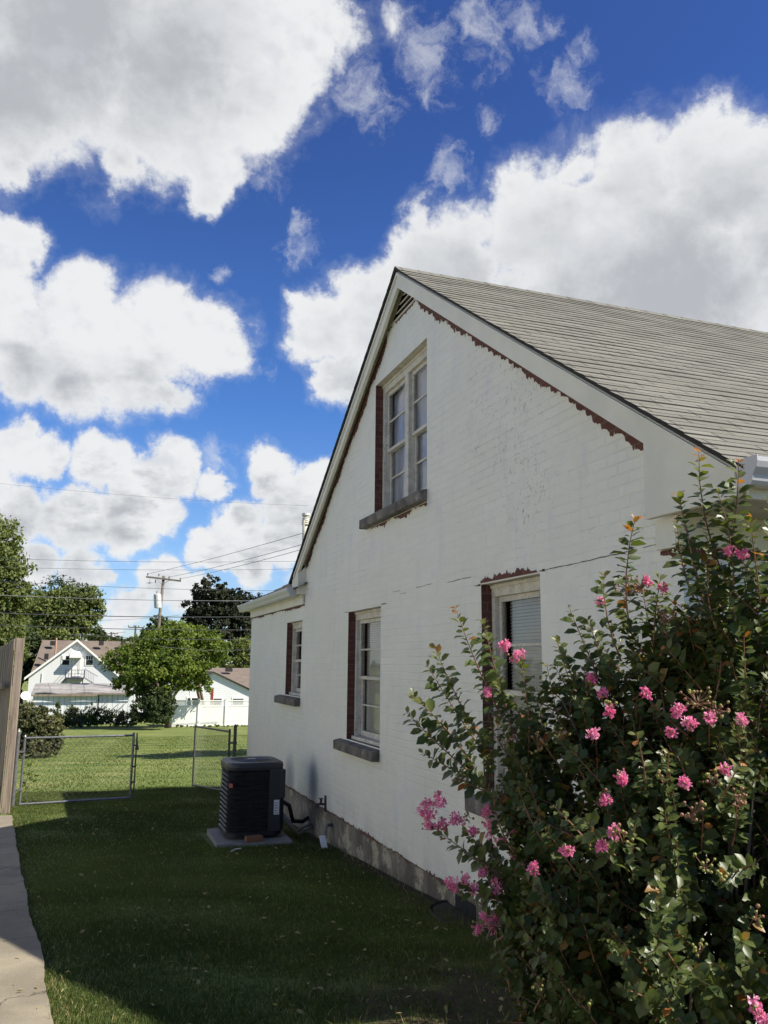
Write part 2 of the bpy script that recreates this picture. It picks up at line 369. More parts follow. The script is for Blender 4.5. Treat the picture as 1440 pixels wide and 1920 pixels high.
simple('brown shingle', (.155, .122, .095), .95, .12, 1.5, bump=.4, bscale=6)
simple('tan shingle', (.20, .16, .12), .95, .1, 1.5)
def m_siding(w, b, pos, out):
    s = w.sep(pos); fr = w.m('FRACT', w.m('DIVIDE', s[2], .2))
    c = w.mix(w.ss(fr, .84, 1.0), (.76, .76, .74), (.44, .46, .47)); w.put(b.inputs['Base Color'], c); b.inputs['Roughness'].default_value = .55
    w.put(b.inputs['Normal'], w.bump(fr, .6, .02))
mat('white siding', m_siding)
def m_boards(w, b, pos, out):
    s = w.sep(pos); x = w.m('ADD', s[0], w.m('MULTIPLY', w.noise(pos, .8, 2), .15)); fr = w.m('FRACT', w.m('DIVIDE', x, .42))
    c = w.mix(w.ss(w.noise(w.v('MULTIPLY', pos, (3, 3, .5)), 1, 4), .4, .75), (.64, .66, .66), (.78, .79, .77))
    c = w.mix(w.ss(fr, .86, .96), c, (.30, .32, .33)); w.put(b.inputs['Base Color'], c); b.inputs['Roughness'].default_value = .7
mat('white boards', m_boards)
def m_oldroof(w, b, pos, out):
    c = w.mix(w.ss(w.noise(w.v('MULTIPLY', pos, (.5, 1, 1)), 1.2, 5, .6), .35, .65), (.19, .18, .165), (.33, .31, .29))
    w.put(b.inputs['Base Color'], c); b.inputs['Roughness'].default_value = .9
mat('old felt roof', m_oldroof)
def m_wood(w, b, pos, out):
    s = w.sep(pos); v = w.comb(w.m('MULTIPLY', s[0], 26), w.m('MULTIPLY', s[1], 26), w.m('MULTIPLY', s[2], 1.6))
    c = w.ramp(w.noise(v, 1, 5, .65, .3), [(.3, (.10, .075, .055)), (.5, (.24, .19, .145)), (.75, (.34, .28, .21))])
    w.put(b.inputs['Base Color'], c); b.inputs['Roughness'].default_value = .9
    w.put(b.inputs['Normal'], w.bump(w.noise(v, 1, 5, .7), .5, .01))
mat('weathered wood', m_wood)
def m_concrete(w, b, pos, out):
    c = w.mix(w.ss(w.noise(pos, 1.6, 6, .65), .35, .65), (.185, .157, .108), (.28, .24, .162))
    c = w.mix(w.ss(w.noise(pos, 30, 4, .7), .45, .75, 0, .5), c, (.22, .20, .17))
    crk = w.new('ShaderNodeTexVoronoi', feature='DISTANCE_TO_EDGE'); w.put(crk.inputs['Vector'], w.v('ADD', pos, w.v('SCALE', w.noise(pos, 2.2, 5, .7, out=1), scale=.5))); crk.inputs['Scale'].default_value = .9
    ck = w.ss(crk.outputs[0], .012, .002); c = w.mix(w.m('MULTIPLY', ck, .85), c, (.07, .06, .045))
    w.put(b.inputs['Base Color'], c); b.inputs['Roughness'].default_value = .92
    w.put(b.inputs['Normal'], w.bump(w.m('ADD', w.noise(pos, 60, 5, .7), w.m('MULTIPLY', ck, -1.5)), .5, .008))
mat('concrete', m_concrete)
def m_lawn(w, b, pos, out):
    s = w.sep(pos)
    big = w.noise(pos, .35, 4, .6); mid = w.noise(pos, 3.0, 5, .65); fine = w.noise(w.v('MULTIPLY', pos, (1, .45, 1)), 26, 4, .75)
    c = w.mix(w.ss(mid, .3, .7), (.075, .108, .022), (.125, .165, .04))
    c = w.mix(w.ss(fine, .35, .7, 0, .6), c, (.18, .22, .065))
    c = w.mix(w.ss(big, .48, .68, 0, .55), c, (.24, .23, .085))
    stripe = w.ss(w.m('SINE', w.m('ADD', w.m('MULTIPLY', w.m('ADD', s[1], w.m('MULTIPLY', s[0], .25)), 2.6), w.m('MULTIPLY', big, 3))), -.3, .8)
    c = w.mix(w.m('MULTIPLY', stripe, w.ss(s[1], 17, 25, 0, .45)), c, (.22, .23, .07))
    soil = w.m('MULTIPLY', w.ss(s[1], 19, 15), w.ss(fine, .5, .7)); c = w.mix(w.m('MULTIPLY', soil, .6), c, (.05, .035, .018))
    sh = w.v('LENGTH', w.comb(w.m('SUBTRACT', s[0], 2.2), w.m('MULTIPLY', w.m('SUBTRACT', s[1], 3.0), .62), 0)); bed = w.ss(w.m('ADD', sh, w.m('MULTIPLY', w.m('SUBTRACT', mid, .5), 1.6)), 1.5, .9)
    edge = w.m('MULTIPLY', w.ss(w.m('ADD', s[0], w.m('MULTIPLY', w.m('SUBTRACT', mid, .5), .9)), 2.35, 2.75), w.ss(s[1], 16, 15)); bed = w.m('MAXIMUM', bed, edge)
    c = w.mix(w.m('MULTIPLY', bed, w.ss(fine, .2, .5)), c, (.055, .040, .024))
    w.put(b.inputs['Base Color'], c); b.inputs['Roughness'].default_value = .9; b.inputs['Specular IOR Level'].default_value = .15
    w.put(b.inputs['Normal'], w.bump(w.m('ADD', fine, mid), .7, .03))
mat('lawn', m_lawn)
simple('soil', (.05, .035, .022), .95, .35, 9, bump=.7, bscale=30)
def leafmat(name, c0, c1, c2=None, rough=.5, spec=.3, trans=.25, var=2.0):
    def fn(w, b, pos, out):
        at = w.new('ShaderNodeAttribute', attribute_name='tint'); t = at.outputs['Fac']
        c = w.mix(w.ss(w.noise(pos, var, 3), .35, .65, 0, .5), w.mix(t, c0, c1), c0)
        if c2: c = w.mix(w.ss(t, 1.05, 1.6), c, c2)
        w.put(b.inputs['Base Color'], c); b.inputs['Roughness'].default_value = rough; b.inputs['Specular IOR Level'].default_value = spec
        tl = w.new('ShaderNodeBsdfTranslucent'); w.put(tl.inputs[0], w.mix(1, c, (1.5, 1.6, .7) if 'flower' not in name else (1, .9, 1), 'MULTIPLY'))
        mx = w.new('ShaderNodeMixShader'); mx.inputs[0].default_value = trans
        w.l.new(b.outputs[0], mx.inputs[1]); w.l.new(tl.outputs[0], mx.inputs[2]); w.l.new(mx.outputs[0], out.inputs[0])
    return mat(name, fn)
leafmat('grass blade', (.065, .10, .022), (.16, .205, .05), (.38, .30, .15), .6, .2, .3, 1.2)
leafmat('shaded blade', (.042, .066, .015), (.12, .15, .036), (.34, .27, .14), .6, .2, .3, 1.2)  # darker copy of the grass blade; house shade put into its colour
leafmat('crape leaf', (.052, .078, .022), (.155, .172, .040), (.36, .14, .035), .42, .38, .28, 6)
leafmat('crape flower', (.80, .17, .36), (.92, .52, .64), None, .6, .2, .3, 20)
leafmat('crape capsule', (.20, .21, .05), (.33, .30, .08), (.26, .13, .07), .45, .4, .1, 30)
leafmat('maple leaf', (.065, .11, .016), (.24, .28, .045), None, .6, .25, .35, .35)
leafmat('dark leaf', (.028, .045, .014), (.085, .11, .028), None, .6, .25, .2, .3)
leafmat('olive leaf', (.075, .10, .03), (.21, .235, .058), None, .6, .25, .3, .2)
leafmat('evergreen leaf', (.014, .020, .009), (.050, .052, .022), None, .7, .2, .1, .4)
leafmat('bush leaf', (.055, .07, .022), (.19, .17, .075), None, .55, .3, .25, 1.5)
M = MATS

# ------------------------------------------------------------------ ground
def build_ground():
    xs = np.concatenate([[-1500, -600, -250, -120, -60, -30, -18], np.arange(-12, 24.1, .5), [30, 45, 70, 120, 250, 600, 1500]])
    ys = np.concatenate([[-600, -200, -60, -20, -8], np.arange(-3, 40, .5), np.arange(40, 100, 2.5), [105, 115, 130, 160, 220, 350, 700, 1600]])
    V = []; 
    for y in ys:
        for x in xs:
            near = 1 if abs(x) < 24 and y < 60 else 0
            V.append((x, y, gz(x, y)+near*.012*sin(x*2.1+y*1.3)*sin(y*1.7-x)))
    n = len(xs); Fs = [(j*n+i, j*n+i+1, (j+1)*n+i+1, (j+1)*n+i) for j in range(len(ys)-1) for i in range(n-1)]
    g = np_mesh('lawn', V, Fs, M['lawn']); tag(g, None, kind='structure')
build_ground()
PATH = [(-1.20, 16.2), (-.86, 13.9), (-.50, 9.8), (-.26, 7.2), (-.13, 6.0), (-.05, 4.95), (.06, 3.6), (.25, 1.5), (.3, -3)]
def path_x(y):
    ys = [p[1] for p in PATH][::-1]; xs = [p[0] for p in PATH][::-1]
    return float(np.interp(y, ys, xs))
def build_path():
    mb = MB(); ys = np.arange(-3, 13.9, .12); k = 0
    for i, y in enumerate(ys):
        e = path_x(y)+random.uniform(-.006, .006)+.006*sin(y*3.3)
        z = gz(0, y)+.035+.006*sin(y*2.2)
        mb.v += [(e, y, z-.12), (e, y, z), (e-.7, y, z+.004), (e-1.5, y, z), (e-1.5, y, z-.12)]
        if i:
            a = (i-1)*5; b_ = i*5
            for j in range(4): mb.f.append([a+j, b_+j, b_+j+1, a+j+1]); mb.mi.append(0)
    o = mb.build('path', M['concrete'], smooth=False); tag(o, None, kind='structure')
build_path()

def build_grass():
    def blades(n, x0, x1, y0, y1, hmin, hmax, wd, name, ok, tintf, bias=1.0):
        X = rng.uniform(x0, x1, n*2); Y = y0+(y1-y0)*rng.random(n*2)**bias
        k = ok(X, Y); X = X[k][:n]; Y = Y[k][:n]; n = len(X)
        Z = np.interp(Y, GY, GZ)
        a = rng.uniform(0, 2*pi, n); h = rng.uniform(hmin, hmax, n)*(1+.35*np.sin(X*3+Y*2)*np.sin(Y*2.3)); lean = rng.uniform(.2, 1.1, n)*h; la = rng.uniform(0, 2*pi, n)
        wx = np.cos(a)*wd*.5; wy = np.sin(a)*wd*.5; lx = np.cos(la)*lean; ly = np.sin(la)*lean
        B = np.stack([X, Y, Z], 1); V = np.empty((n, 5, 3))
        V[:, 0] = B+np.stack([wx, wy, 0*h], 1); V[:, 1] = B-np.stack([wx, wy, 0*h], 1)
        mid = B+np.stack([lx*.35, ly*.35, h*.62], 1)
        V[:, 2] = mid-np.stack([wx, wy, 0*h], 1)*.8; V[:, 3] = mid+np.stack([wx, wy, 0*h], 1)*.8
        V[:, 4] = B+np.stack([lx, ly, h*.95], 1)
        base = np.arange(n)[:, None]*5
        T = np.concatenate([base+np.array([[0, 1, 2]]), base+np.array([[0, 2, 3]]), base+np.array([[3, 2, 4]])], 0)
        t = tintf(X, Y, n); o = np_mesh(name, V.reshape(-1, 3), T, M['shaded blade' if y0 < 17 else 'grass blade'], tint=np.repeat(t, 5), smooth=False)
        return o
    xe = lambda Y: np.interp(Y, [p[1] for p in PATH][::-1], [p[0] for p in PATH][::-1])
    def ok1(X, Y):
        d = np.hypot(X-2.2, (Y-3.0)*.62); wob = .25*np.sin(X*9+Y*4)*np.sin(Y*6.1-X*3)
        keep = rng.random(len(X)) < np.clip((d-.75+wob)/.9, .12, 1)*np.clip((2.85-X+wob*.4)/.35, .25, 1)
        clump = .55+.45*np.sin(X*7.3+2*np.sin(Y*5.1))*np.sin(Y*6.7+X*2.2)
        return (rng.random(len(X)) < .55+.45*clump) & keep & (X > xe(Y)-.02+rng.normal(0, .02, len(X))) & (X < 2.78) & ~((X > 1.5) & (X < 2.5) & (Y > 9.9) & (Y < 11))
    def tint(X, Y, n):
        p = .5+.5*np.sin(X*1.1+1)*np.sin(Y*.9)+rng.normal(0, .25, n); t = np.clip(p, 0, 1)
        dry = rng.random(n) < (.04+.10*(np.abs(X-xe(Y)) < .12)); t[dry] = rng.uniform(1.3, 1.8, dry.sum()); return t
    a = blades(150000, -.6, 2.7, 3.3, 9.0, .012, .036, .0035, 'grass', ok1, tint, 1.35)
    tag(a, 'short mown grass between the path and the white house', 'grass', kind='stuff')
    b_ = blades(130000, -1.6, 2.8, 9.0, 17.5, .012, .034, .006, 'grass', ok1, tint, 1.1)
    tag(b_, 'mown grass around the chain link gates', 'grass', kind='stuff')
    ok2 = lambda X, Y: (X > -1-(Y-14)*.2) & (X < 3+(Y-17)*.33)
    c = blades(70000, -9, 14, 17.5, 48, .012, .035, .016, 'grass', ok2, tint, 1.2)
    tag(c, 'sunlit mown grass of the back yard', 'grass', kind='stuff')
    # taller tufts: path edge, foundation, shrub foot
    def ok3(X, Y): return ((np.abs(X-xe(Y)-.02) < .035) & (rng.random(len(X)) < .6)) | ((np.abs(X-2.72) < .07) & (rng.random(len(X)) < .5) & ((Y < 9.5) | (Y > 11.3))) | ((X > 1.2) & (X < 2.6) & (Y > 3.6) & (Y < 5.3) & (rng.random(len(X)) < .12))
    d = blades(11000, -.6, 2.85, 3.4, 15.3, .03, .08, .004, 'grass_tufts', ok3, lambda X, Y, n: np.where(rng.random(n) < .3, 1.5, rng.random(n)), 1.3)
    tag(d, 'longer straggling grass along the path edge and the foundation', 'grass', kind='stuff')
build_grass()
def build_litter():
    n = 420; Y = 3.6+(15-3.6)*rng.random(n)**1.3; X = rng.uniform(-.4, 2.7, n); k = X > np.array([path_x(y) for y in Y])-.25; X, Y = X[k], Y[k]; n = len(X)
    P = np.stack([X, Y, np.interp(Y, GY, GZ)+.036], 1); u = rng.normal(size=(n, 3)); u[:, 2] *= .3; N = rng.normal(size=(n, 3))*.4+np.array([0, 0, 1])
    V, T = place(LEAF, LTRI, P, u, N, rng.uniform(.018, .05, n)); o = np_mesh('fallen_leaves', V, T, M['shaded blade'], tint=np.repeat(rng.uniform(1.3, 1.9, n), 8)); tag(o, 'small dry fallen leaves scattered over the shaded grass', 'leaves', kind='stuff')

# ------------------------------------------------------------------ the painted brick house
X0 = 2.8; RX = 2.70; RIDGE_Y = 7.28; RIDGE_Z = 5.63; SN = .686; SF = .649
NEAR_Y = 3.40; WING_Y0 = 11.12; FAR_Y = 15.03; XE = 12.5
def roof_z(y): return RIDGE_Z-(SN*(RIDGE_Y-y) if y < RIDGE_Y else SF*(y-RIDGE_Y))
house = thing('brick_house', 'white painted brick house with steep gable, grey shingle roof and bare red brick edges', 'house', (X0, 7, gz(0, 7)))
WIN = dict(attic=(6.745, 8.205, 3.27, 4.70), near=(4.80, 5.675, .77, 2.30), middle=(7.97, 9.085, .88, 2.28), far=(11.25, 12.17, 1.25, 2.29))
def build_shell():
    WIN_ = list(WIN.values())
    mb = MB()
    VENT_Z = 5.20
    top = lambda y: (2.52 if y > WING_Y0 else min(roof_z(y)-.09, VENT_Z))
    yv1 = RIDGE_Y-(RIDGE_Z-.09-VENT_Z)/SN; yv2 = RIDGE_Y+(RIDGE_Z-.09-VENT_Z)/SF
    cuts = sorted(set([NEAR_Y, WING_Y0, FAR_Y, yv1, yv2]+[w[0] for w in WIN_]+[w[1] for w in WIN_]))
    for a, b_ in zip(cuts[:-1], cuts[1:]):
        ws = sorted([w for w in WIN_ if w[0] < b_-1e-6 and w[1] > a+1e-6], key=lambda w: w[2])
        z = 0.0
        e = 1e-5
        ta, tb = top(a+e if a == WING_Y0 else a), top(b_ if b_ != WING_Y0 else b_-e)
        for w in ws:
            mb.add([(X0, a, z), (X0, b_, z), (X0, b_, w[2]), (X0, a, w[2])], [(0, 3, 2, 1)]); z = w[3]
        mb.add([(X0, a, z), (X0, b_, z), (X0, b_, tb), (X0, a, ta)], [(0, 3, 2, 1)])
    # side walls and back, so the house is closed
    mb.add([(X0, NEAR_Y, -.3), (XE, NEAR_Y, -.3), (XE, NEAR_Y, 2.5), (X0, NEAR_Y, 2.5)], [(0, 1, 2, 3)])
    mb.add([(X0+.0, FAR_Y, -.7), (8, FAR_Y, -.7), (8, FAR_Y, 2.5), (X0, FAR_Y, 2.5)], [(0, 3, 2, 1)])
    mb.add([(XE, NEAR_Y, -.6), (XE, WING_Y0, -.6), (XE, WING_Y0, 3), (XE, RIDGE_Y, RIDGE_Z-.1), (XE, NEAR_Y, 2.9)], [(0, 1, 2, 3, 4)])
    mb.add([(8, WING_Y0, -.7), (8, FAR_Y, -.7), (8, FAR_Y, 2.5), (8, WING_Y0, 2.5)], [(0, 1, 2, 3)])
    mb.add([(8, WING_Y0, -.7), (XE, WING_Y0, -.7), (XE, WING_Y0, 2.9), (8, WING_Y0, 2.9)], [(0, 1, 2, 3)])
    wall = mb.build('wall', M['painted brick'], house)
    # brick reveals of the openings: bare red brick
    d = .095
    for (y0, y1, z0, z1) in WIN_:
        mb = MB(); mb.add([(X0, y1, z0), (X0+d, y1, z0), (X0+d, y1, z1), (X0, y1, z1)], [(0, 3, 2, 1)]); mb.build('window_reveal', M['bare brick'], wall); mb = MB()
        mb.add([(X0, y0, z0), (X0+d, y0, z0), (X0+d, y0, z1), (X0, y0, z1)], [(0, 1, 2, 3)])
        mb.build('window_reveal', M['bare brick'], wall)
    for (y0, y1, z0, z1) in WIN_:
        mb = MB(); mb.add([(X0, y0, z1), (X0, y1, z1), (X0+d, y1, z1), (X0+d, y0, z1)], [(0, 1, 2, 3)])
        mb.build('lintel', M['weathered trim'], wall)
    # foundation
    mb = MB(); mb.box((X0+.01, NEAR_Y+.012, -1.0), (X0+.3, FAR_Y-.012, -.001)); mb.box((X0+.31, NEAR_Y+.012, -1), (XE, NEAR_Y+.2, -.301))
    mb.build('foundation', M['old concrete foundation'], house)
    # unpainted brick showing along edges
    mb = MB()
    tab = [random.random() for _ in range(997)]
    def vn(x, k): i = math.floor(x); f = x-i; f = f*f*(3-2*f); return tab[(i+k*131) % 997]*(1-f)+tab[(i+1+k*131) % 997]*f
    kk = [0]
    def band(p0, p1, wmin, wmax, down=(0, -1), x=X0-.003, steps=0.0):
        p0 = np.array(p0); p1 = np.array(p1); L = np.linalg.norm(p1-p0); n = int(L/.007); dn = np.array(down); kk[0] += 3; prev = None
        for i in range(n+1):
            t = i/n; q = p0+(p1-p0)*t; s_ = t*L
            nz = .5*vn(s_*5, kk[0])+.28*vn(s_*19, kk[0]+1)+.22*vn(s_*75, kk[0]+2)
            wv = wmin+(wmax-wmin)*max(0, min(1, (nz-.22)*1.8))
            if vn(s_*40, kk[0]+2) > .86: wv += .018
            r = q+dn*wv
            if steps:
                zq = math.floor(r[1]/.0677)*.0677; r = r-np.array((0, (r[1]-zq)*steps))
            cur = [(x, q[0], q[1]), (x, r[0], r[1])]
            if prev: mb.add([prev[0], cur[0], cur[1], prev[1]], [(0, 1, 2, 3)])
            prev = cur
    band((3.535, roof_z(3.535)-.19), (7.0, roof_z(7.0)-.19), .062, .118, steps=.38)
    band((7.03, 5.195), (7.95, 5.195), .0, .03)
    band((7.85, roof_z(7.85)-.095), (11.1, roof_z(11.1)-.05), .08, .15, steps=.3)
    band((FAR_Y-.01, 2.50), (WING_Y0, 2.50), .008, .035)
    band((8.30, 3.135), (6.74, 3.135), .0, .05)
    band((5.68, 2.31), (4.83, 2.31), .004, .05, (0, 1))
    band((3.56, 2.292), (3.40, 2.292), .02, .045)
    band((FAR_Y-.01, 0.006), (NEAR_Y+.01, 0.006), .0, .022, (0, -1), X0-.0015)
    band((FAR_Y-.01, 0.006), (NEAR_Y+.01, 0.006), -.004, .016, (0, 1), X0-.004)
    mb.build('bare_brick_edge', M['bare brick'], wall)
    mb = MB(); mb.add([(3.0-.2, NEAR_Y-.003, 2.30), (XE, NEAR_Y-.003, 2.30), (XE, NEAR_Y-.003, 2.24), (2.8, NEAR_Y-.003, 2.25)], [(0, 3, 2, 1)])
    mb.build('bare_brick_edge', M['bare brick'], wall)
    # settlement cracks
    def crack(pts, wd):
        mb = MB()
        P = []
        for (a, b_) in zip(pts[:-1], pts[1:]):
            n = max(2, int(math.dist(a, b_)/.05))
            for i in range(n): t = i/n; P.append((a[0]+(b_[0]-a[0])*t, a[1]+(b_[1]-a[1])*t+random.uniform(-.003, .003)))
        P.append(pts[-1])
        for i in range(len(P)-1):
            w0 = wd*(.35+.65*random.random()); p, q = P[i], P[i+1]
            mb.add([(X0-.003, p[0], p[1]-w0/2), (X0-.003, q[0], q[1]-w0/2), (X0-.003, q[0], q[1]+w0/2), (X0-.003, p[0], p[1]+w0/2)], [(0, 3, 2, 1)])
        mb.build('crack', M['dark flashing'], wall)
    crack([(4.72, 2.315), (4.3, 2.318), (3.95, 2.325), (3.84, 2.326)], .006)
    crack([(3.70, 2.33), (3.56, 2.333)], .005)
    crack([(4.80, 2.315), (4.73, 2.315)], .016); crack([(5.78, 2.30), (5.68, 2.30)], .014)
    crack([(6.3, 2.375), (5.85, 2.375)], .005); crack([(7.0, 2.39), (6.62, 2.39)], .005); crack([(7.6, 2.395), (7.42, 2.395), (7.42, 2.36), (7.25, 2.36)], .004)
    crack([(7.96, 2.295), (7.78, 2.295)], .012); crack([(9.25, 2.285), (9.08, 2.285)], .007)
build_shell()

def build_window(key, label, double=False, blinds=True, curtain=False, sill=True):
    y0, y1, z0, z1 = WIN[key]; xf = X0+.085
    win = MB(); t = .055                                  # outer casing (frame)
    win.box((xf, y0+.002, z1-t*1.7), (xf+.10, y1-.002, z1-.002)); win.box((xf, y0+.002, z0), (xf+.10, y0+t, z1-t*1.7)); win.box((xf, y1-t, z0), (xf+.10, y1-.002, z1-t*1.7))
    win.box((xf-.03, y0+.002, z0-.002), (xf+.10, y1-.002, z0+.035))
    win.box((xf-.012, y0+.002, z1-.03), (xf, y1-.002, z1-.002))
    ym = (y0+y1)/2
    if double: win.box((xf-.004, ym-.05, z0+.035), (xf+.10, ym+.05, z1-t*1.7))
    w = win.build('window', M['weathered trim'], house, bevel=.004); w['label'] = label
    bays = [(y0+t, ym-.05), (ym+.05, y1-t)] if double else [(y0+t, y1-t)]
    zb, zt = z0+.035, z1-t*1.7; zm = (zb+zt)/2
    for (a, b_) in bays:
        st = .038
        for (lo, hi, x) in ((zm-.02, zt, xf+.035), (zb, zm+.02, xf+.065)):
            sb = MB()
            bot = .06 if lo == zb else .035
            sb.box((x, a+.002, lo+.001), (x+.028, b_-.002, lo+bot)); sb.box((x, a+.002, hi-.04), (x+.028, b_-.002, hi-.001))
            sb.box((x, a+.002, lo+bot), (x+.028, a+st, hi-.04)); sb.box((x, b_-st, lo+bot), (x+.028, b_-.002, hi-.04))
            zc = (lo+bot+hi-.04)/2
            sb.box((x+.003, a+st, zc-.009), (x+.025, b_-st, zc+.009))
            so_ = sb.build('sash', M['weathered trim'], w)
            g = MB(); g.add([(x+.012, a+st, lo+bot), (x+.012, b_-st, lo+bot), (x+.012, b_-st, hi-.04), (x+.012, a+st, hi-.04)], [(0, 3, 2, 1)])
            g.build('glass', M['window glass'], w)
        if blinds:
            bb = MB(); z = zt-.02
            while z > zb+.03:
                bb.obox((xf+.118, (a+b_)/2, z), (.0068, 0, .0108), (0, (b_-a)/2-.035, 0), (-.0006, 0, .001)); z -= .0245
            for yy in (a+.22, b_-.22): bb.box((xf+.104, yy-.002, zb), (xf+.106, yy+.002, zt))
            bb.build('blinds', M['blind slats'], w)
        if curtain:
            cb = MB(); n = 60; aa, bb_ = a+.02, b_+.04
            for i in range(n+1):
                y = aa+(bb_-aa)*i/n; x = xf+.122+.010*sin(i*.9)+.005*sin(i*2.3); cb.v += [(x, y, zb), (x, y, zt)]
                if i: k = 2*i; cb.f.append([k-2, k-1, k+1, k]); cb.mi.append(0)
            cb.build('curtain', M['curtain cloth'], w)
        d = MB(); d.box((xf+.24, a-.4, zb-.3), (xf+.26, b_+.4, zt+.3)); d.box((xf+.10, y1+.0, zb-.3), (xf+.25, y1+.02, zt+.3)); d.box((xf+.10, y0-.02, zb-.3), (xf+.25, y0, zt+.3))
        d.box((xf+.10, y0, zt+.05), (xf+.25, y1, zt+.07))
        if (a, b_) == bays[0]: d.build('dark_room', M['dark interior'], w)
    s = MB(); zs = z0-.01
    ov = dict(attic=(.0, .27), near=(.02, .15), middle=(.0, .24), far=(.0, .36))[key]
    s.prism([(X0-.085, 0, zs-.118), (X0-.085, 0, zs-.02), (X0+.08, 0, zs+.012), (X0+.08, 0, zs-.118)], (0, 1, 0))
    s.v = [(v[0], (y0-ov[0]) if v[1] == 0 else (y1+ov[1]), v[2]) for v in s.v]
    s.build('window_sill', M['stone sill'], w, bevel=.006)
build_window('attic', 'tall double attic window with pale curtains and peeling sashes', double=True, blinds=False, curtain=True)
build_window('near', 'ground floor window with closed blinds behind the pink flowering shrub')
build_window('middle', 'middle ground floor window with cracked paint and dark stone sill')
build_window('far', 'narrow ground floor window farthest from the camera')

def build_vent():
    z0 = 5.20
    v = MB(); yl, yr = 7.9, 7.0
    sl_ = MB(); z = z0+.015
    while z < RIDGE_Z-.16:
        hl = (RIDGE_Z-.17-z)/SF; hr = (RIDGE_Z-.17-z)/SN
        if hl > .03: sl_.obox((X0+.02, RIDGE_Y+(hl-hr)/2, z+.012), (.026, 0, .020), (0, (hl+hr)/2, 0), (-.003, 0, .004))
        z += .062
    vo = sl_.build('louvre_vent', M['weathered trim'], house)
    b = MB(); b.prism([(X0+.07, RIDGE_Y-.65, z0-.1), (X0+.07, RIDGE_Y+.65, z0-.1), (X0+.07, RIDGE_Y, RIDGE_Z-.1)], (.02, 0, 0)); b.build('vent_back', M['dark interior'], vo)
    f = MB(); f.box((X0-.004, RIDGE_Y-.55, z0-.001), (X0+.06, RIDGE_Y+.6, z0+.022)); f.build('vent_frame', M['weathered trim'], vo)
build_vent()

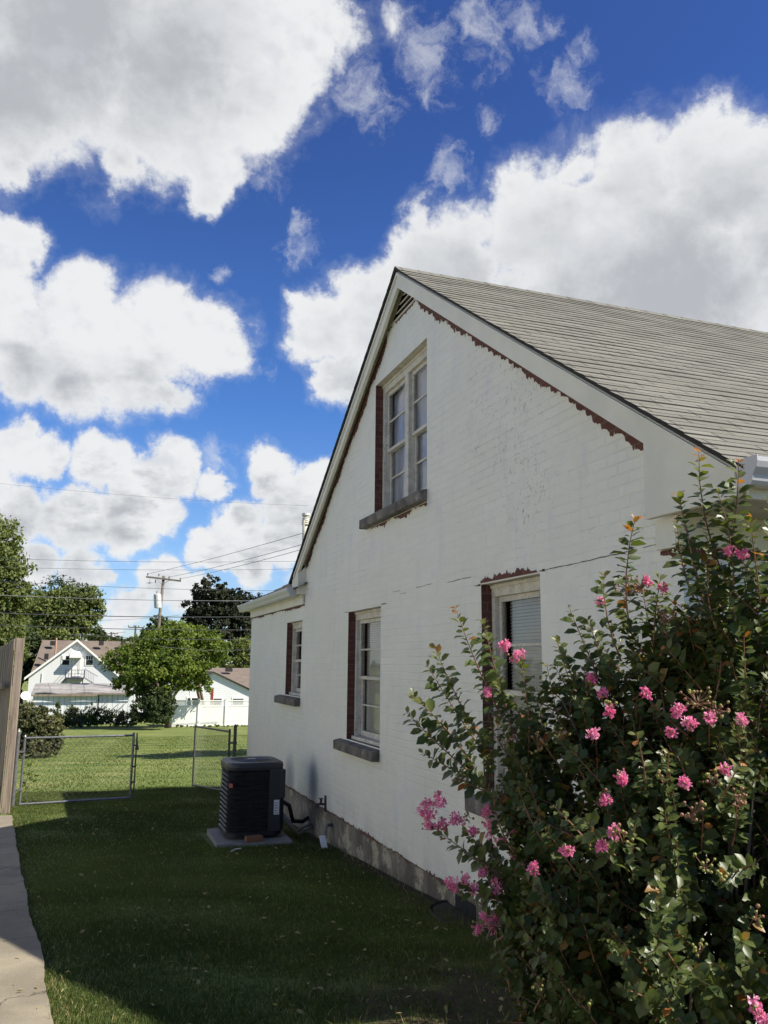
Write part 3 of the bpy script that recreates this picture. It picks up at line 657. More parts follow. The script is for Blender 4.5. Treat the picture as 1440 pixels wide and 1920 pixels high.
def build_roof():
    E0 = 2.82                                              # eave of the near slope
    def slope(y_eave, sgn, name, x0, x1, zfun, label=None):
        mb = MB(); c = 1/math.sqrt(1+(SN if sgn > 0 else SF)**2)
        L = abs(RIDGE_Y-y_eave)/c; n = int(L/.14); ex = L/n
        xs = np.arange(x0, x1+.3, .34); xs = np.append(xs[xs < x1-.1], x1)
        for i in range(n):
            wob = [random.uniform(-.004, .004) for _ in xs]; lift = [.008+random.uniform(-.003, .004) for _ in xs]
            row = []
            for j, x in enumerate(xs):
                s0 = i*ex+wob[j]+.004*sin(x*1.7+i); s1 = (i+1)*ex+.01
                ya = y_eave+sgn*s0*c; yb = y_eave+sgn*s1*c
                za, zb = zfun(ya), zfun(yb)
                if i == n-1: zb = zfun(RIDGE_Y); yb = RIDGE_Y
                row.append(((x, ya, za+lift[j]), (x, yb, zb+.001), (x, ya, za-.004)))
            for j in range(len(xs)-1):
                p, q = row[j], row[j+1]
                mb.m = 0; mb.add([p[0], q[0], q[1], p[1]], [(0, 1, 2, 3) if sgn > 0 else (0, 3, 2, 1)])
                mb.m = 1; mb.add([p[2], q[2], q[0], p[0]], [(0, 1, 2, 3) if sgn > 0 else (0, 3, 2, 1)])
            p = row[0]; mb.add([p[0], p[1], p[2]], [(0, 1, 2)])
        return mb.build(name, [M['roof shingle'], M['shingle edge']], house)
    r = slope(E0, 1, 'roof', RX-.03, XE+.2, roof_z); r['label'] = 'grey shingled roof slope facing the street'
    r2 = slope(11.60, -1, 'roof', RX-.03, XE+.2, roof_z)
    # roof deck under the shingles (dark drip edge seen along the rake)
    mb = MB(); t = .016
    for (ya, yb) in ((E0+.01, RIDGE_Y), (RIDGE_Y, 11.59)):
        mb.prism([(RX-.02, ya, roof_z(ya)-.006), (RX-.02, yb, roof_z(yb)-.006), (RX-.02, yb, roof_z(yb)-.006-t), (RX-.02, ya, roof_z(ya)-.006-t)], (XE+.2-RX, 0, 0))
    mb.build('roof_deck', M['dark flashing'], r)
    mb = MB(); nx = 40                                     # ridge cap
    for i in range(nx):
        x = RX-.03+i*(XE+.2-RX)/nx; x2 = x+(XE+.2-RX)/nx+.02; l = .004+.004*random.random()
        l = .0; mb.add([(x, RIDGE_Y-.13, RIDGE_Z-.13*SN+l+.009), (x2, RIDGE_Y-.13, RIDGE_Z-.13*SN+.008), (x2, RIDGE_Y, RIDGE_Z+.015), (x, RIDGE_Y, RIDGE_Z+l+.019),
                (x2, RIDGE_Y+.13, RIDGE_Z-.13*SF+.008), (x, RIDGE_Y+.13, RIDGE_Z-.13*SF+l+.009)], [(0, 1, 2, 3), (3, 2, 4, 5)])
    mb.build('ridge_cap', M['roof shingle'], r)
    # rake boards
    mb = MB()
    th = .035
    zb = .175
    near = [(E0+.03, roof_z(E0+.03)-.034), (RIDGE_Y, RIDGE_Z-.034), (RIDGE_Y, RIDGE_Z-.034-zb), (3.53, roof_z(3.53)-.034-zb+.01), (3.545, 2.452), (2.89, 2.452)]
    mb.prism([(RX, y, z) for y, z in near], (th, 0, 0))
    far = [(RIDGE_Y+.001, RIDGE_Z-.034), (11.50, roof_z(11.50)-.034), (11.50, 2.72), (11.20, 2.72), (11.16, roof_z(11.16)-.034-.13), (RIDGE_Y+.001, RIDGE_Z-.034-zb)]
    mb.prism([(RX, y, z) for y, z in far], (th, 0, 0))
    mb.build('rake_board', M['white trim'], house, bevel=.003)
    mb = MB()                                             # small moulding and sloping soffit behind the boards
    for ya, yb, s_ in ((3.6, RIDGE_Y, 1), (RIDGE_Y, 11.15, -1)):
        mb.prism([(RX+th+.002, ya, roof_z(ya)-.05), (RX+th+.002, yb, roof_z(yb)-.05), (RX+th+.002, yb, roof_z(yb)-.085), (RX+th+.002, ya, roof_z(ya)-.085)], (X0-RX-th-.002+.02, 0, 0))
    mb.build('rake_soffit', M['weathered trim'], house)
    mb = MB()
    mb.prism([(RX-.012, 2.88, roof_z(2.88)-.045), (RX-.012, RIDGE_Y, RIDGE_Z-.045), (RX-.012, RIDGE_Y, RIDGE_Z-.085), (RX-.012, 2.88, roof_z(2.88)-.085)], (.011, 0, 0))
    mb.prism([(RX-.012, 11.4, roof_z(11.4)-.045), (RX-.012, RIDGE_Y, RIDGE_Z-.045), (RX-.012, RIDGE_Y, RIDGE_Z-.085), (RX-.012, 11.4, roof_z(11.4)-.085)], (.011, 0, 0))
    mb.build('rake_moulding', M['white trim'], house)
    # near cornice: corner block, soffit, frieze, fascia
    mb = MB(); mb.box((X0-.045, 3.385, 2.292), (X0+.0, 3.54, 2.448)); mb.build('cornice_block', M['white trim'], house, bevel=.003)
    mb = MB(); mb.box((RX+.036, 2.87, 2.455), (XE, NEAR_Y+.0, 2.475)); mb.build('soffit', M['soffit paint'], house)
    mb = MB(); mb.box((X0-.04, NEAR_Y-.035, 2.302), (XE, NEAR_Y-.001, 2.454)); mb.box((X0-.04, NEAR_Y-.06, 2.40), (XE, NEAR_Y-.036, 2.454)); mb.build('frieze_board', M['white trim'], house)
    mb = MB(); mb.box((RX+.036, 2.855, 2.44), (XE, 2.869, 2.60)); mb.build('fascia', M['white trim'], house)
    def gutter(p, L, ax, outv, name):
        # ogee profile: (out, z)
        pr = [(0, 0), (0, -.115), (.075, -.115), (.085, -.10), (.09, -.075), (.112, -.045), (.120, -.02), (.120, 0), (.110, 0), (.110, -.018), (.10, -.042), (.082, -.07), (.075, -.105), (.008, -.105), (.008, 0)]
        P = [Vector(p)+Vector(outv)*o+Vector((0, 0, z)) for o, z in pr]
        mb = MB(); n = len(P); A = Vector(ax)*L
        mb.add(P+[q+A for q in P], [(i, (i+1) % n, n+(i+1) % n, n+i) for i in range(n)])
        g = mb.build(name, M['gutter metal'], house)
        c = MB(); pr2 = [(-.0, .006), (0, -.118), (.075, -.118), (.087, -.10), (.093, -.075), (.115, -.045), (.124, -.02), (.124, .006)]
        Q = [Vector(p)+Vector(outv)*o+Vector((0, 0, z)) for o, z in pr2]; dn = Vector(ax)*.006
        c.prism([q-dn for q in Q], dn*.99); c.build('gutter_end', M['gutter metal'], g); c = MB(); c.prism([q+A for q in Q], dn); c.build('gutter_end', M['gutter metal'], g)
        return g
    gutter((RX-.02, 2.853, 2.60), XE-RX, (1, 0, 0), (0, -1, 0), 'gutter')
    # wing: low roof parallel to the wall
    WX = 2.70; WZ = 2.735; sl2 = .56; xr = 5.5
    mb = MB(); c = 1/math.sqrt(1+sl2**2); Ls = (xr-WX+.04)/c; n = int(Ls/.14)
    ys = np.arange(11.0, 15.5, .33); ys = np.append(ys, 15.30)
    wz = lambda x: WZ+sl2*(x-WX)
    for i in range(n):
        row = []
        for y in ys:
            xa = WX-.04+i*.14*c+random.uniform(-.003, .003); xb = WX-.04+(i+1)*.14*c+.008; row.append(((xa, y, wz(xa)+.012+random.uniform(0, .003)), (xb, y, wz(xb)), (xa, y, wz(xa)-.004)))
        for j in range(len(ys)-1):
            p, q = row[j], row[j+1]; mb.m = 0; mb.add([p[0], p[1], q[1], q[0]], [(0, 1, 2, 3)]); mb.m = 1; mb.add([p[2], p[0], q[0], q[2]], [(0, 1, 2, 3)])
    hipv = []
    for (vx, vy, vz) in mb.v:
        lim = 15.30-(vx-WX+.04)
        hipv.append((vx, min(vy, lim), vz))
    mb.v = hipv
    xe2 = WX-.04+n*.14*c; yh = 15.30-(xe2-WX+.04)
    mb.m = 0; mb.add([(WX-.04, 15.30, wz(WX-.04)), (xe2, yh, wz(xe2)), (8.3, 15.30, wz(WX-.04))], [(0, 2, 1)])
    mb.m = 0; mb.add([(xe2, 11.0, wz(xe2)), (xe2, yh, wz(xe2)), (8.3, 15.30, wz(WX-.04)), (8.3, 11.0, wz(WX-.04))], [(0, 3, 2, 1)])
    wr = mb.build('roof', [M['wing shingle'], M['shingle edge']], house); wr['label'] = 'low roof of the rear wing'
    gutter((WX-.005, 11.25, 2.73), 4.05, (0, 1, 0), (-1, 0, 0), 'gutter')
    mb = MB(); mb.box((X0-.028, 11.14, 2.502), (X0-.001, 15.03, 2.635)); mb.box((X0-.045, 11.14, 2.60), (X0-.029, 15.03, 2.635)); mb.build('frieze_board', M['white trim'], house)
    mb = MB(); mb.box((WX+.0, 11.14, 2.637), (X0, 15.4, 2.655)); mb.box((WX, 11.14, 2.656), (WX+.018, 15.4, 2.73)); mb.build('eave_box', M['white trim'], house)
    mb = MB(); mb.prism([(WX-.01, 11.10, 2.635), (X0+.02, 11.10, 2.635), (X0+.02, 11.10, 3.06), (WX-.01, 11.10, 2.90)], (0, .038, 0)); mb.build('eave_return', M['white trim'], house)
    # vent pipe with a slotted cap
    base = Vector((3.25, 13.0, wz(3.25)-.1)); mb = MB(); mb.tube([base, (3.25, 13.0, 4.02)], .052, 14); vp = mb.build('vent_pipe', M['weathered trim'], house, smooth=True)
    mb = MB()
    for i in range(5): mb.tube([(3.25, 13.0, 3.93+i*.032), (3.25, 13.0, 3.945+i*.032)], [.075-.004*i, .06-.003*i], 12)
    mb.tube([(3.25, 13, 4.08), (3.25, 13, 4.115), (3.25, 13, 4.12)], [.07, .068, .03], 14); mb.build('pipe_cap', M['white trim'], vp)
    # spigot
    p = atX(611, 1505, X0); mb = MB()
    mb.tube([(X0+.02, p.y, p.z-.02), (X0-.09, p.y, p.z-.01)], .013, 8); mb.tube([(X0-.06, p.y, p.z-.02), (X0-.06, p.y, p.z+.05)], .015, 8)
    mb.tube([(X0-.06, p.y, p.z+.045), (X0-.06, p.y, p.z+.052)], .028, 10); mb.tube([(X0-.09, p.y, p.z-.01), (X0-.12, p.y, p.z-.03), (X0-.125, p.y, p.z-.06)], .013, 8)
    mb.box((X0-.012, p.y-.03, p.z-.10), (X0-.001, p.y+.03, p.z+.08))
    mb.build('spigot', M['bronze valve'], house)
build_roof()
# window well and dark grating at the foundation
ww = thing('window_well', 'dark sunken window well against the foundation by the shrub', 'window well', (2.55, 6.1, gz(0, 6.1)))
mb = MB()
for i in range(13):
    a = pi/2+pi*i/12; a2 = a+pi/12
    if i < 12:
        p = (2.81+.26*cos(a), 6.0+.36*sin(a)); q = (2.81+.26*cos(a2), 6.0+.36*sin(a2)); z = gz(0, 6)+.025
        mb.add([(p[0], p[1], z-.3), (q[0], q[1], z-.3), (q[0], q[1], z), (p[0], p[1], z), (p[0]*.995+.014, p[1], z-.3), (q[0]*.995+.014, q[1], z-.3), (q[0]*.995+.014, q[1], z), (p[0]*.995+.014, p[1], z)], [(0, 3, 2, 1), (4, 5, 6, 7), (3, 7, 6, 2)])
mb.build('rim', M['dark steel'], ww)
mb = MB(); n = 16; z = gz(0, 6)+.012
mb.v.append((2.79, 6.0, z))
for i in range(n+1): a = pi/2+pi*i/n; mb.v.append((2.81+.25*cos(a), 6.0+.35*sin(a), z))
for i in range(n): mb.f.append([0, 1+i, 2+i]); mb.mi.append(0)
mb.build('pit', M['soil'], ww)
mb = MB(); mb.box((2.805, 5.85, -.20), (2.812, 6.2, -.03)); mb.build('basement_opening', M['dark interior'], ww)

# ------------------------------------------------------------------ air conditioner
def build_ac():
    x0, x1, y0, y1 = 1.68, 2.36, 10.12, 10.86; zg = gz(0, 10.4); zb = zg+.09; zt = .53
    pad = MB(); pad.prism([(1.555, 9.98, zg-.03), (2.43, 9.95, zg-.03), (2.45, 10.93, zg-.03), (1.575, 10.95, zg-.03)], (0, 0, .085))
    po = pad.build('concrete_pad', M['pad concrete'], bevel=.008); tag(po, 'pale square concrete pad under the black air conditioner', 'slab')
    ac = thing('air_conditioner', 'black outdoor air conditioner condenser standing by the white brick wall', 'air conditioner', ((x0+x1)/2, (y0+y1)/2, zb))
    def loop(ins, r, z, k=7):
        P = []
        cx = [(x1-ins-r, y1-ins-r, 0), (x0+ins+r, y1-ins-r, pi/2), (x0+ins+r, y0+ins+r, pi), (x1-ins-r, y0+ins+r, 1.5*pi)]
        for (a, b_, s) in cx:
            for i in range(k+1): q = s+pi/2*i/k; P.append((a+r*cos(q), b_+r*sin(q), z))
        return P
    def loft(mb, loops, cap0=False, cap1=False):
        n = len(loops[0]); k = len(mb.v)
        for L in loops: mb.v += L
        for i in range(len(loops)-1):
            for j in range(n): mb.f.append([k+i*n+j, k+i*n+(j+1) % n, k+(i+1)*n+(j+1) % n, k+(i+1)*n+j]); mb.mi.append(0)
        if cap0: mb.f.append([k+j for j in range(n)][::-1]); mb.mi.append(0)
        if cap1: mb.f.append([k+(len(loops)-1)*n+j for j in range(n)]); mb.mi.append(0)
    mb = MB(); loft(mb, [loop(.03, .13, zb+.03), loop(.03, .13, zt-.06)]); mb.build('coil', M['dark interior'], ac)
    nl = 13
    mb = MB()
    for i in range(nl+1):
        z = zb+.055+(zt-.10-zb-.055)*i/nl
        loft(mb, [loop(.022, .13, z-.004), loop(.006, .14, z-.006), loop(.004, .14, z-.001), loop(.022, .13, z+.008)])
    # thin vertical louvre fins between the hoops
    for i in range(96):
        L = loop(.016, .13, 0, 7)
        tot = len(L); t = i/96*tot; a = L[int(t) % tot]; b_ = L[(int(t)+1) % tot]; f = t-int(t)
        px, py = a[0]+(b_[0]-a[0])*f, a[1]+(b_[1]-a[1])*f
        mb.box((px-.0012, py-.0012, zb+.05), (px+.0012, py+.0012, zt-.08))
    mb.build('louvre_guard', M['condenser paint'], ac)
    mb = MB(); loft(mb, [loop(.0, .15, zt-.085), loop(-.004, .15, zt-.05), loop(.0, .15, zt-.015), loop(.02, .14, zt), loop(.09, .25, zt+.002), loop(.10, .25, zt-.03)]); mb.build('top_cover', M['condenser panel'], ac, smooth=False, bevel=.003)
    mb = MB(); loft(mb, [loop(.0, .15, zb), loop(.0, .15, zb+.045), loop(.02, .14, zb+.05)], cap0=True); mb.build('base_pan', M['condenser paint'], ac)
    cx, cy = (x0+x1)/2, (y0+y1)/2
    mb = MB()
    for i in range(9):
        r = .05+.028*i; P = [(cx+r*cos(q*pi/12), cy+r*sin(q*pi/12), zt-.004-(r/.3)*.006+.012) for q in range(25)]; mb.tube(P, .0022, 4, False)
    for i in range(8): a = pi*i/4; mb.tube([(cx+.03*cos(a), cy+.03*sin(a), zt+.01), (cx+.29*cos(a), cy+.29*sin(a), zt-.002)], .003, 4)
    mb.tube([(cx, cy, zt-.01), (cx, cy, zt+.014)], .06, 16); mb.build('fan_grille', M['galvanised steel'], ac)
    mb = MB()
    for i in range(3):
        a = 2*pi*i/3; d = Vector((cos(a), sin(a), 0)); e = Vector((-sin(a), cos(a), 0)); c_ = Vector((cx, cy, zt-.08))
        mb.add([c_+d*.04-e*.02, c_+d*.25-e*.10, c_+d*.26+e*.06+Vector((0, 0, .04)), c_+d*.04+e*.03+Vector((0, 0, .01))], [(0, 1, 2, 3)])
    mb.build('fan_blade', M['condenser panel'], ac)
    # control panel on the near right corner
    mb = MB(); mb.box((x1-.19, y0-.006, zb+.05), (x1-.05, y0+.05, zt-.086)); mb.box((x1-.05, y0-.006, zb+.42), (x1+.004, y0+.20, zt-.086)); p_ = mb.build('service_panel', M['condenser panel'], ac, bevel=.003)
    mb = MB(); mb.box((x1-.05, y0+.03, zb+.05), (x1-.004, y0+.20, zb+.42)); mb.build('valve_recess', M['dark interior'], p_)
    mb = MB(); mb.box((x1-.13, y0-.0095, zb+.235), (x1-.065, y0-.0065, zb+.40)); lb = mb.build('rating_label', M['label paper'], ac)
    mb = MB()
    for i in range(5): mb.box((x1-.125, y0-.0108, zb+.25+i*.028), (x1-.075-.01*(i % 2), y0-.0098, zb+.256+i*.028))
    mb.build('print', M['condenser paint'], lb)
    mb = MB(); mb.obox((x0+.035, y0+.02, zt-.25), (.018, -.022, 0), (-.001, -.001, 0), (0, 0, .022)); mb.build('badge', M['red badge'], ac)
    # lines to the house
    ln = thing('refrigerant_lines', 'curved pale pipes and black hose running from the condenser into the foundation', 'pipes', (2.6, 10.6, zg))
    mb = MB(); mb.tube([(x1-.02, y0+.06, zb+.25), (x1+.1, y0+.10, zb+.12), (x1+.2, 10.35, zb-.01), (X0-.1, 10.5, zb+.0), (X0+.03, 10.55, zb+.03)], .016, 8); mb.tube([(x1-.02, y0+.07, zb+.21), (x1+.1, y0+.08, zb+.09), (x1+.22, 10.3, zb-.035), (X0+.03, 10.5, zb-.0)], .012, 8); mb.build('pale_pipe', M['pad concrete'], ln, smooth=True)
    mb = MB(); mb.tube([(x1-.02, y0+.10, zb+.37), (x1+.10, y0+.18, zb+.30), (x1+.2, 10.5, zb+.08), (X0-.08, 10.65, zb+.04), (X0+.03, 10.72, zb+.08)], .025, 8); mb.build('insulated_hose', M['insulation foam'], ln, smooth=True)
    # drain pipe and splash piece
    a = atX(574, 1530, 2.72); b_ = gnd(570, 1580)
    dp = thing('drain_pipe', 'short grey drain pipe ending in a white flat fitting on the soil', 'pipe', (2.7, a.y, gz(0, a.y)))
    mb = MB(); mb.tube([(X0+.01, 9.62, -.12), (2.74, 9.6, -.12), (2.71, 9.57, -.16), (2.70, 9.55, gz(0, 9.5)+.04)], .022, 10); mb.build('pipe', M['pad concrete'], dp, smooth=True)
    mb = MB(); mb.obox((2.66, 9.44, gz(0, 9.45)+.065), (.032, 0, 0), (0, .06, .055), (0, -.01, .01)); mb.build('fitting', M['pvc plastic'], dp)
    # loose brick, stick
    b = MB(); P = gnd(461, 1583); b.obox((1.985, 10.02, zg+.088), (.098, .012, 0), (-.006, .045, 0), (0, 0, .030))
    bo = b.build('loose_brick', M['loose brick'], bevel=.006); tag(bo, 'loose orange brown brick lying on the edge of the condenser pad', 'brick')
    P = gnd(442, 1600); s = MB(); s.tube([(P.x-.06, P.y-.03, P.z+.03), (P.x, P.y, P.z+.045), (P.x+.06, P.y+.035, P.z+.04)], .007, 6)
    so_ = s.build('stick', M['pvc plastic']); tag(so_, 'small pale stick on the dark grass in front of the condenser pad', 'stick')
build_ac()

# ------------------------------------------------------------------ chain link gates, posts
def chain(mb, O, U_, W, H, cell=.062, r=.0016):
    U_ = Vector(U_).normalized(); n = int((W+H)/cell)
    for k in range(n+1):
        for s in (0, 1):
            u0 = k*cell-H
            a = (u0, 0.) ; b_ = (u0+H, H)
            if a[0] < 0: a = (0, -u0)
            if b_[0] > W: b_ = (W, W-u0)
            if b_[0]-a[0] < .01: continue
            if s: a = (W-a[0], a[1]); b_ = (W-b_[0], b_[1])
            A = O+U_*a[0]+Vector((0, 0, a[1])); B = O+U_*b_[0]+Vector((0, 0, b_[1])); mb.tube([A, B], r, 3, False)
def gate(name, label, A, B, zt, zbA, zbB, mats, group, chainr):
    g = thing(name, label, 'gate', (A[0], A[1], zbA), group)
    A0 = Vector((A[0], A[1], zbA)); A1 = Vector((A[0], A[1], zt)); B0 = Vector((B[0], B[1], zbB)); B1 = Vector((B[0], B[1], zt+(zbB-zbA)*.3))
    mb = MB(); mb.tube([A0, A1+Vector((0, 0, .03))], .02, 10); mb.tube([B0, B1+Vector((0, 0, .03))], .02, 10); mb.tube([A1, B1], .018, 8); mb.tube([A0+Vector((0, 0, .01)), B0+Vector((0, 0, .01))], .018, 8)
    for p in (A1, B1): mb.tube([p+Vector((0, 0, .025)), p+Vector((0, 0, .05))], [.024, .008], 8)
    mb.build('frame', mats, g, smooth=False)
    u = (B0-A0).normalized(); W = (B0-A0).length; cm = MB(); chain(cm, A0+u*.02, u, W-.04, zt-zbA-.02, r=chainr*1.0, cell=.10); cm.build('wire_mesh', M['galvanised steel'], g)
    return g, A0, A1, B0, B1
GA = gnd(36, 1513); GB = gnd(243, 1503)
zt1 = atY(45, 1384, GA.y).z
g1, A0, A1, B0, B1 = gate('chain_link_gate', 'closed galvanised chain link gate beside the wooden fence', GA, (GB.x, GA.y+.05), zt1, GA.z+.03, GB.z+.06, M['galvanised steel'], 'chain link gate leaves', .0021)
mb = MB(); mb.tube([B0+Vector((.055, .0, -.02)), B1+Vector((.055, 0, .04))], .012, 8)
for z in (.25, .5, .85): mb.box((B0.x-.02, B0.y-.012, B0.z+z), (B0.x+.07, B0.y+.012, B0.z+z+.025))
mb.prism([(B1.x+.03, B1.y-.03, B1.z-.24), (B1.x+.10, B1.y-.03, B1.z-.24), (B1.x+.06, B1.y-.03, B1.z-.06)], (0, .03, 0))
mb.build('latch', M['dark steel'], g1)
H = atY(458, 1400, 15.25); post_x = 2.62; post_y = 15.25
L = gnd(361, 1476)
zt2 = atY(447, 1366, post_y).z
g2, _, _, _, _ = gate('chain_link_gate', 'open dark chain link gate swung back beside the corner of the white house', (L.x, L.y), (2.53, 15.3), atY(364, 1362, L.y).z, L.z+.03, gz(0, 15.3)+.08, M['dark steel'], 'chain link gate leaves', .0021)
mb = MB(); mb.tube([(2.62, 15.25, gz(0, 15.2)-.1), (2.62, 15.25, zt2+.05)], .03, 12); mb.tube([(2.62, 15.25, zt2+.05), (2.62, 15.25, zt2+.075)], [.034, .012], 12)
for z in (.3, .9): mb.box((2.53, 15.24, gz(0, 15.2)+z), (2.66, 15.275, gz(0, 15.2)+z+.03))
po = mb.build('gate_post', M['dark steel']); tag(po, 'dark steel gate post against the far corner of the white house', 'post', 'steel gate posts')
mb = MB(); p = gnd(23, 1514); mb.tube([(p.x, p.y, p.z-.1), (p.x+.0, p.y, atY(33, 1372, p.y).z)], .03, 12); zc = atY(33, 1372, p.y).z; mb.tube([(p.x, p.y, zc), (p.x, p.y, zc+.05)], [.034, .01], 12)
for z in (.25, .85): mb.box((p.x-.02, p.y-.015, p.z+z), (GA.x+.02, p.y+.015, p.z+z+.03))
po = mb.build('gate_post', M['galvanised steel']); tag(po, 'light galvanised gate post beside the wooden fence end', 'post', 'steel gate posts')

# ------------------------------------------------------------------ wooden fence at left
wf = thing('wooden_fence', 'weathered wooden board fence ending in a thick square post at the left edge', 'fence', (-1.1, 14.6, gz(0, 14.6)))
A = atY(41, 1197, 14.35); A.z = 0
dirv = Vector((-.20, 1, 0)).normalized(); side = Vector((dirv.y, -dirv.x, 0))
mb = MB(); pz = gz(0, 14.3)-.1; zt = atY(41, 1197, 14.3).z
mb.obox((A.x-.015, 14.3, (pz+zt)/2), (.058, 0, 0), (0, .05, 0), (0, 0, (zt-pz)/2)); mb.build('post', M['weathered wood'], wf, bevel=.006)
for i in range(34):
    s = .10+i*.152; c_ = Vector((A.x-.10, 14.42, 0))+dirv*s; zt_ = 2.06-(c_.y-14.35)*.068+random.uniform(-.02, .015)
    z0_ = gz(0, c_.y)-.02; mb = MB()
    mb.obox((c_.x, c_.y, (z0_+zt_)/2), dirv*.071, side*(.011), (random.uniform(-.01, .01), 0, (zt_-z0_)/2)); mb.build('board', M['weathered wood'], wf)
mb = MB()
for z in (.35, 1.9): a = Vector((A.x-.14, 14.4, gz(0, 14.4)+z)); b_ = a+dirv*5.2; b_.z = gz(0, b_.y)+z-.0; mb.obox((a+b_)/2-side*.075, (b_-a)/2, side*.02, (0, 0, .045))
mb.build('rail', M['weathered wood'], wf)

# ------------------------------------------------------------------ foliage tools
LEAF = np.array([(0, 0, 0), (.28, .2, .05), (.28, 0, -.02), (.28, -.2, .05), (.68, .22, .03), (.68, 0, -.04), (.68, -.22, .03), (1, 0, -.12)])
LTRI = np.array([(0, 2, 1), (0, 3, 2), (1, 2, 5), (1, 5, 4), (2, 3, 6), (2, 6, 5), (4, 5, 7), (5, 6, 7)])
def place(templ, tri, P, D, N, S):
    """instances of a template: x along D, z along N"""
    D = D/np.linalg.norm(D, axis=1, keepdims=True); Y = np.cross(N, D); Y /= np.linalg.norm(Y, axis=1, keepdims=True)+1e-9; Z = np.cross(D, Y)
    V = P[:, None]+S[:, None, None]*(templ[None, :, 0:1]*D[:, None]+templ[None, :, 1:2]*Y[:, None]+templ[None, :, 2:3]*Z[:, None])
    n = len(P); k = len(templ); T = (np.arange(n)[:, None, None]*k+tri[None]).reshape(-1, 3)
    return V.reshape(-1, 3), T
CARD = np.array([(-.5, 0, 0), (0, -.32, .10), (.5, 0, -.05), (0, .32, .10)]); CTRI = np.array([(0, 1, 3), (1, 2, 3)])
def unit(n): v = rng.normal(size=(n, 3)); return v/np.linalg.norm(v, axis=1, keepdims=True)
def crown(name, blobs, nleaf, size, m, parent, clump=.22, shell=.55, up=.3, per=26, flat=.75, cull=1.0):
    """blobs: (x, y, z, rx, ry, rz). leaves in small clumps spread through the outer part of every blob"""
    B = np.array(blobs, float); vol = (B[:, 3]*B[:, 5]); share = vol/vol.sum(); Ps = []; Ns = []
    for b_, s in zip(B, share):
        nc = max(3, int(nleaf*s/per)); u = unit(nc); u[:, 2] = np.where(u[:, 2] < -.5, u[:, 2]*.6, u[:, 2])
        r = (shell+(1-shell)*rng.random(nc)**.6)*(1+.14*np.sin(u[:, 0]*7+u[:, 2]*5+b_[0])*np.sin(u[:, 1]*6+u[:, 2]*8))
        cc = b_[:3]+u*r[:, None]*b_[3:6]
        k = np.repeat(np.arange(nc), per); cs = clump*min(b_[3], b_[5])*rng.uniform(.5, 1.3, nc)[k]
        off = rng.normal(size=(len(k), 3))*cs[:, None]*np.array([1, 1, flat]); Ps.append(cc[k]+off*.55); Ns.append(u[k]*.8+off*.0)
    P = np.concatenate(Ps); N = np.concatenate(Ns)+rng.normal(size=P.shape)*.55; N[:, 2] += up; n = len(P)
    D = rng.normal(size=P.shape); S = size*rng.uniform(.6, 1.4, n)
    V, T = place(CARD, CTRI, P, D, N, S)
    t = np.clip(rng.beta(2, 2, n)+.0, 0, 1)
    return np_mesh(name, V, T, m, parent, tint=np.repeat(t, 4), smooth=False)
def tree(name, label, base, blobs, nleaf, size, m, trunk_r=.2, group=None, lean=(0, 0), **kw):
    base = Vector(base); tr = thing(name, label, 'tree', base, group)
    crown('crown', blobs, nleaf, size, m, tr, **kw)
    B = blobs; cx = sum(b_[0] for b_ in B)/len(B); cy = sum(b_[1] for b_ in B)/len(B); zlo = min(b_[2] for b_ in B); 
    mb = MB(); fork = Vector((base.x*.6+cx*.4, base.y*.6+cy*.4, base.z+(zlo-base.z)*.65))
    mb.tube([base-Vector((0, 0, .3)), base+(fork-base)*.5+Vector((trunk_r*.3, 0, 0)), fork], [trunk_r*1.3, trunk_r, trunk_r*.85], 9)
    for b_ in sorted(B, key=lambda q: -q[3])[:9]:
        c_ = Vector(b_[:3]); mid = fork.lerp(c_, .5)+Vector((random.uniform(-.2, .2), 0, -.1*b_[5])); mb.tube([fork, mid, c_], [trunk_r*.55, trunk_r*.35, trunk_r*.12], 6)
        for _ in range(3):
            e = c_+Vector(unit(1)[0]*np.array(b_[3:6])*.75); mb.tube([mid.lerp(c_, .6), e], [trunk_r*.18, trunk_r*.05], 5)
    mb.build('trunk', M['bark'], tr, smooth=True)
    return tr
def pxblob(x, y, Y, rx, ry=None, depth=1.0, dy=0):
    """blob at the real distance Y; radii given in photo pixels at that distance"""
    p = atY(x, y, Y+dy); k = Y/cos(YAW)/F_PX*1.0
    return (p.x, p.y, p.z, rx*k, rx*k*depth, (ry or rx)*k)

build_litter()
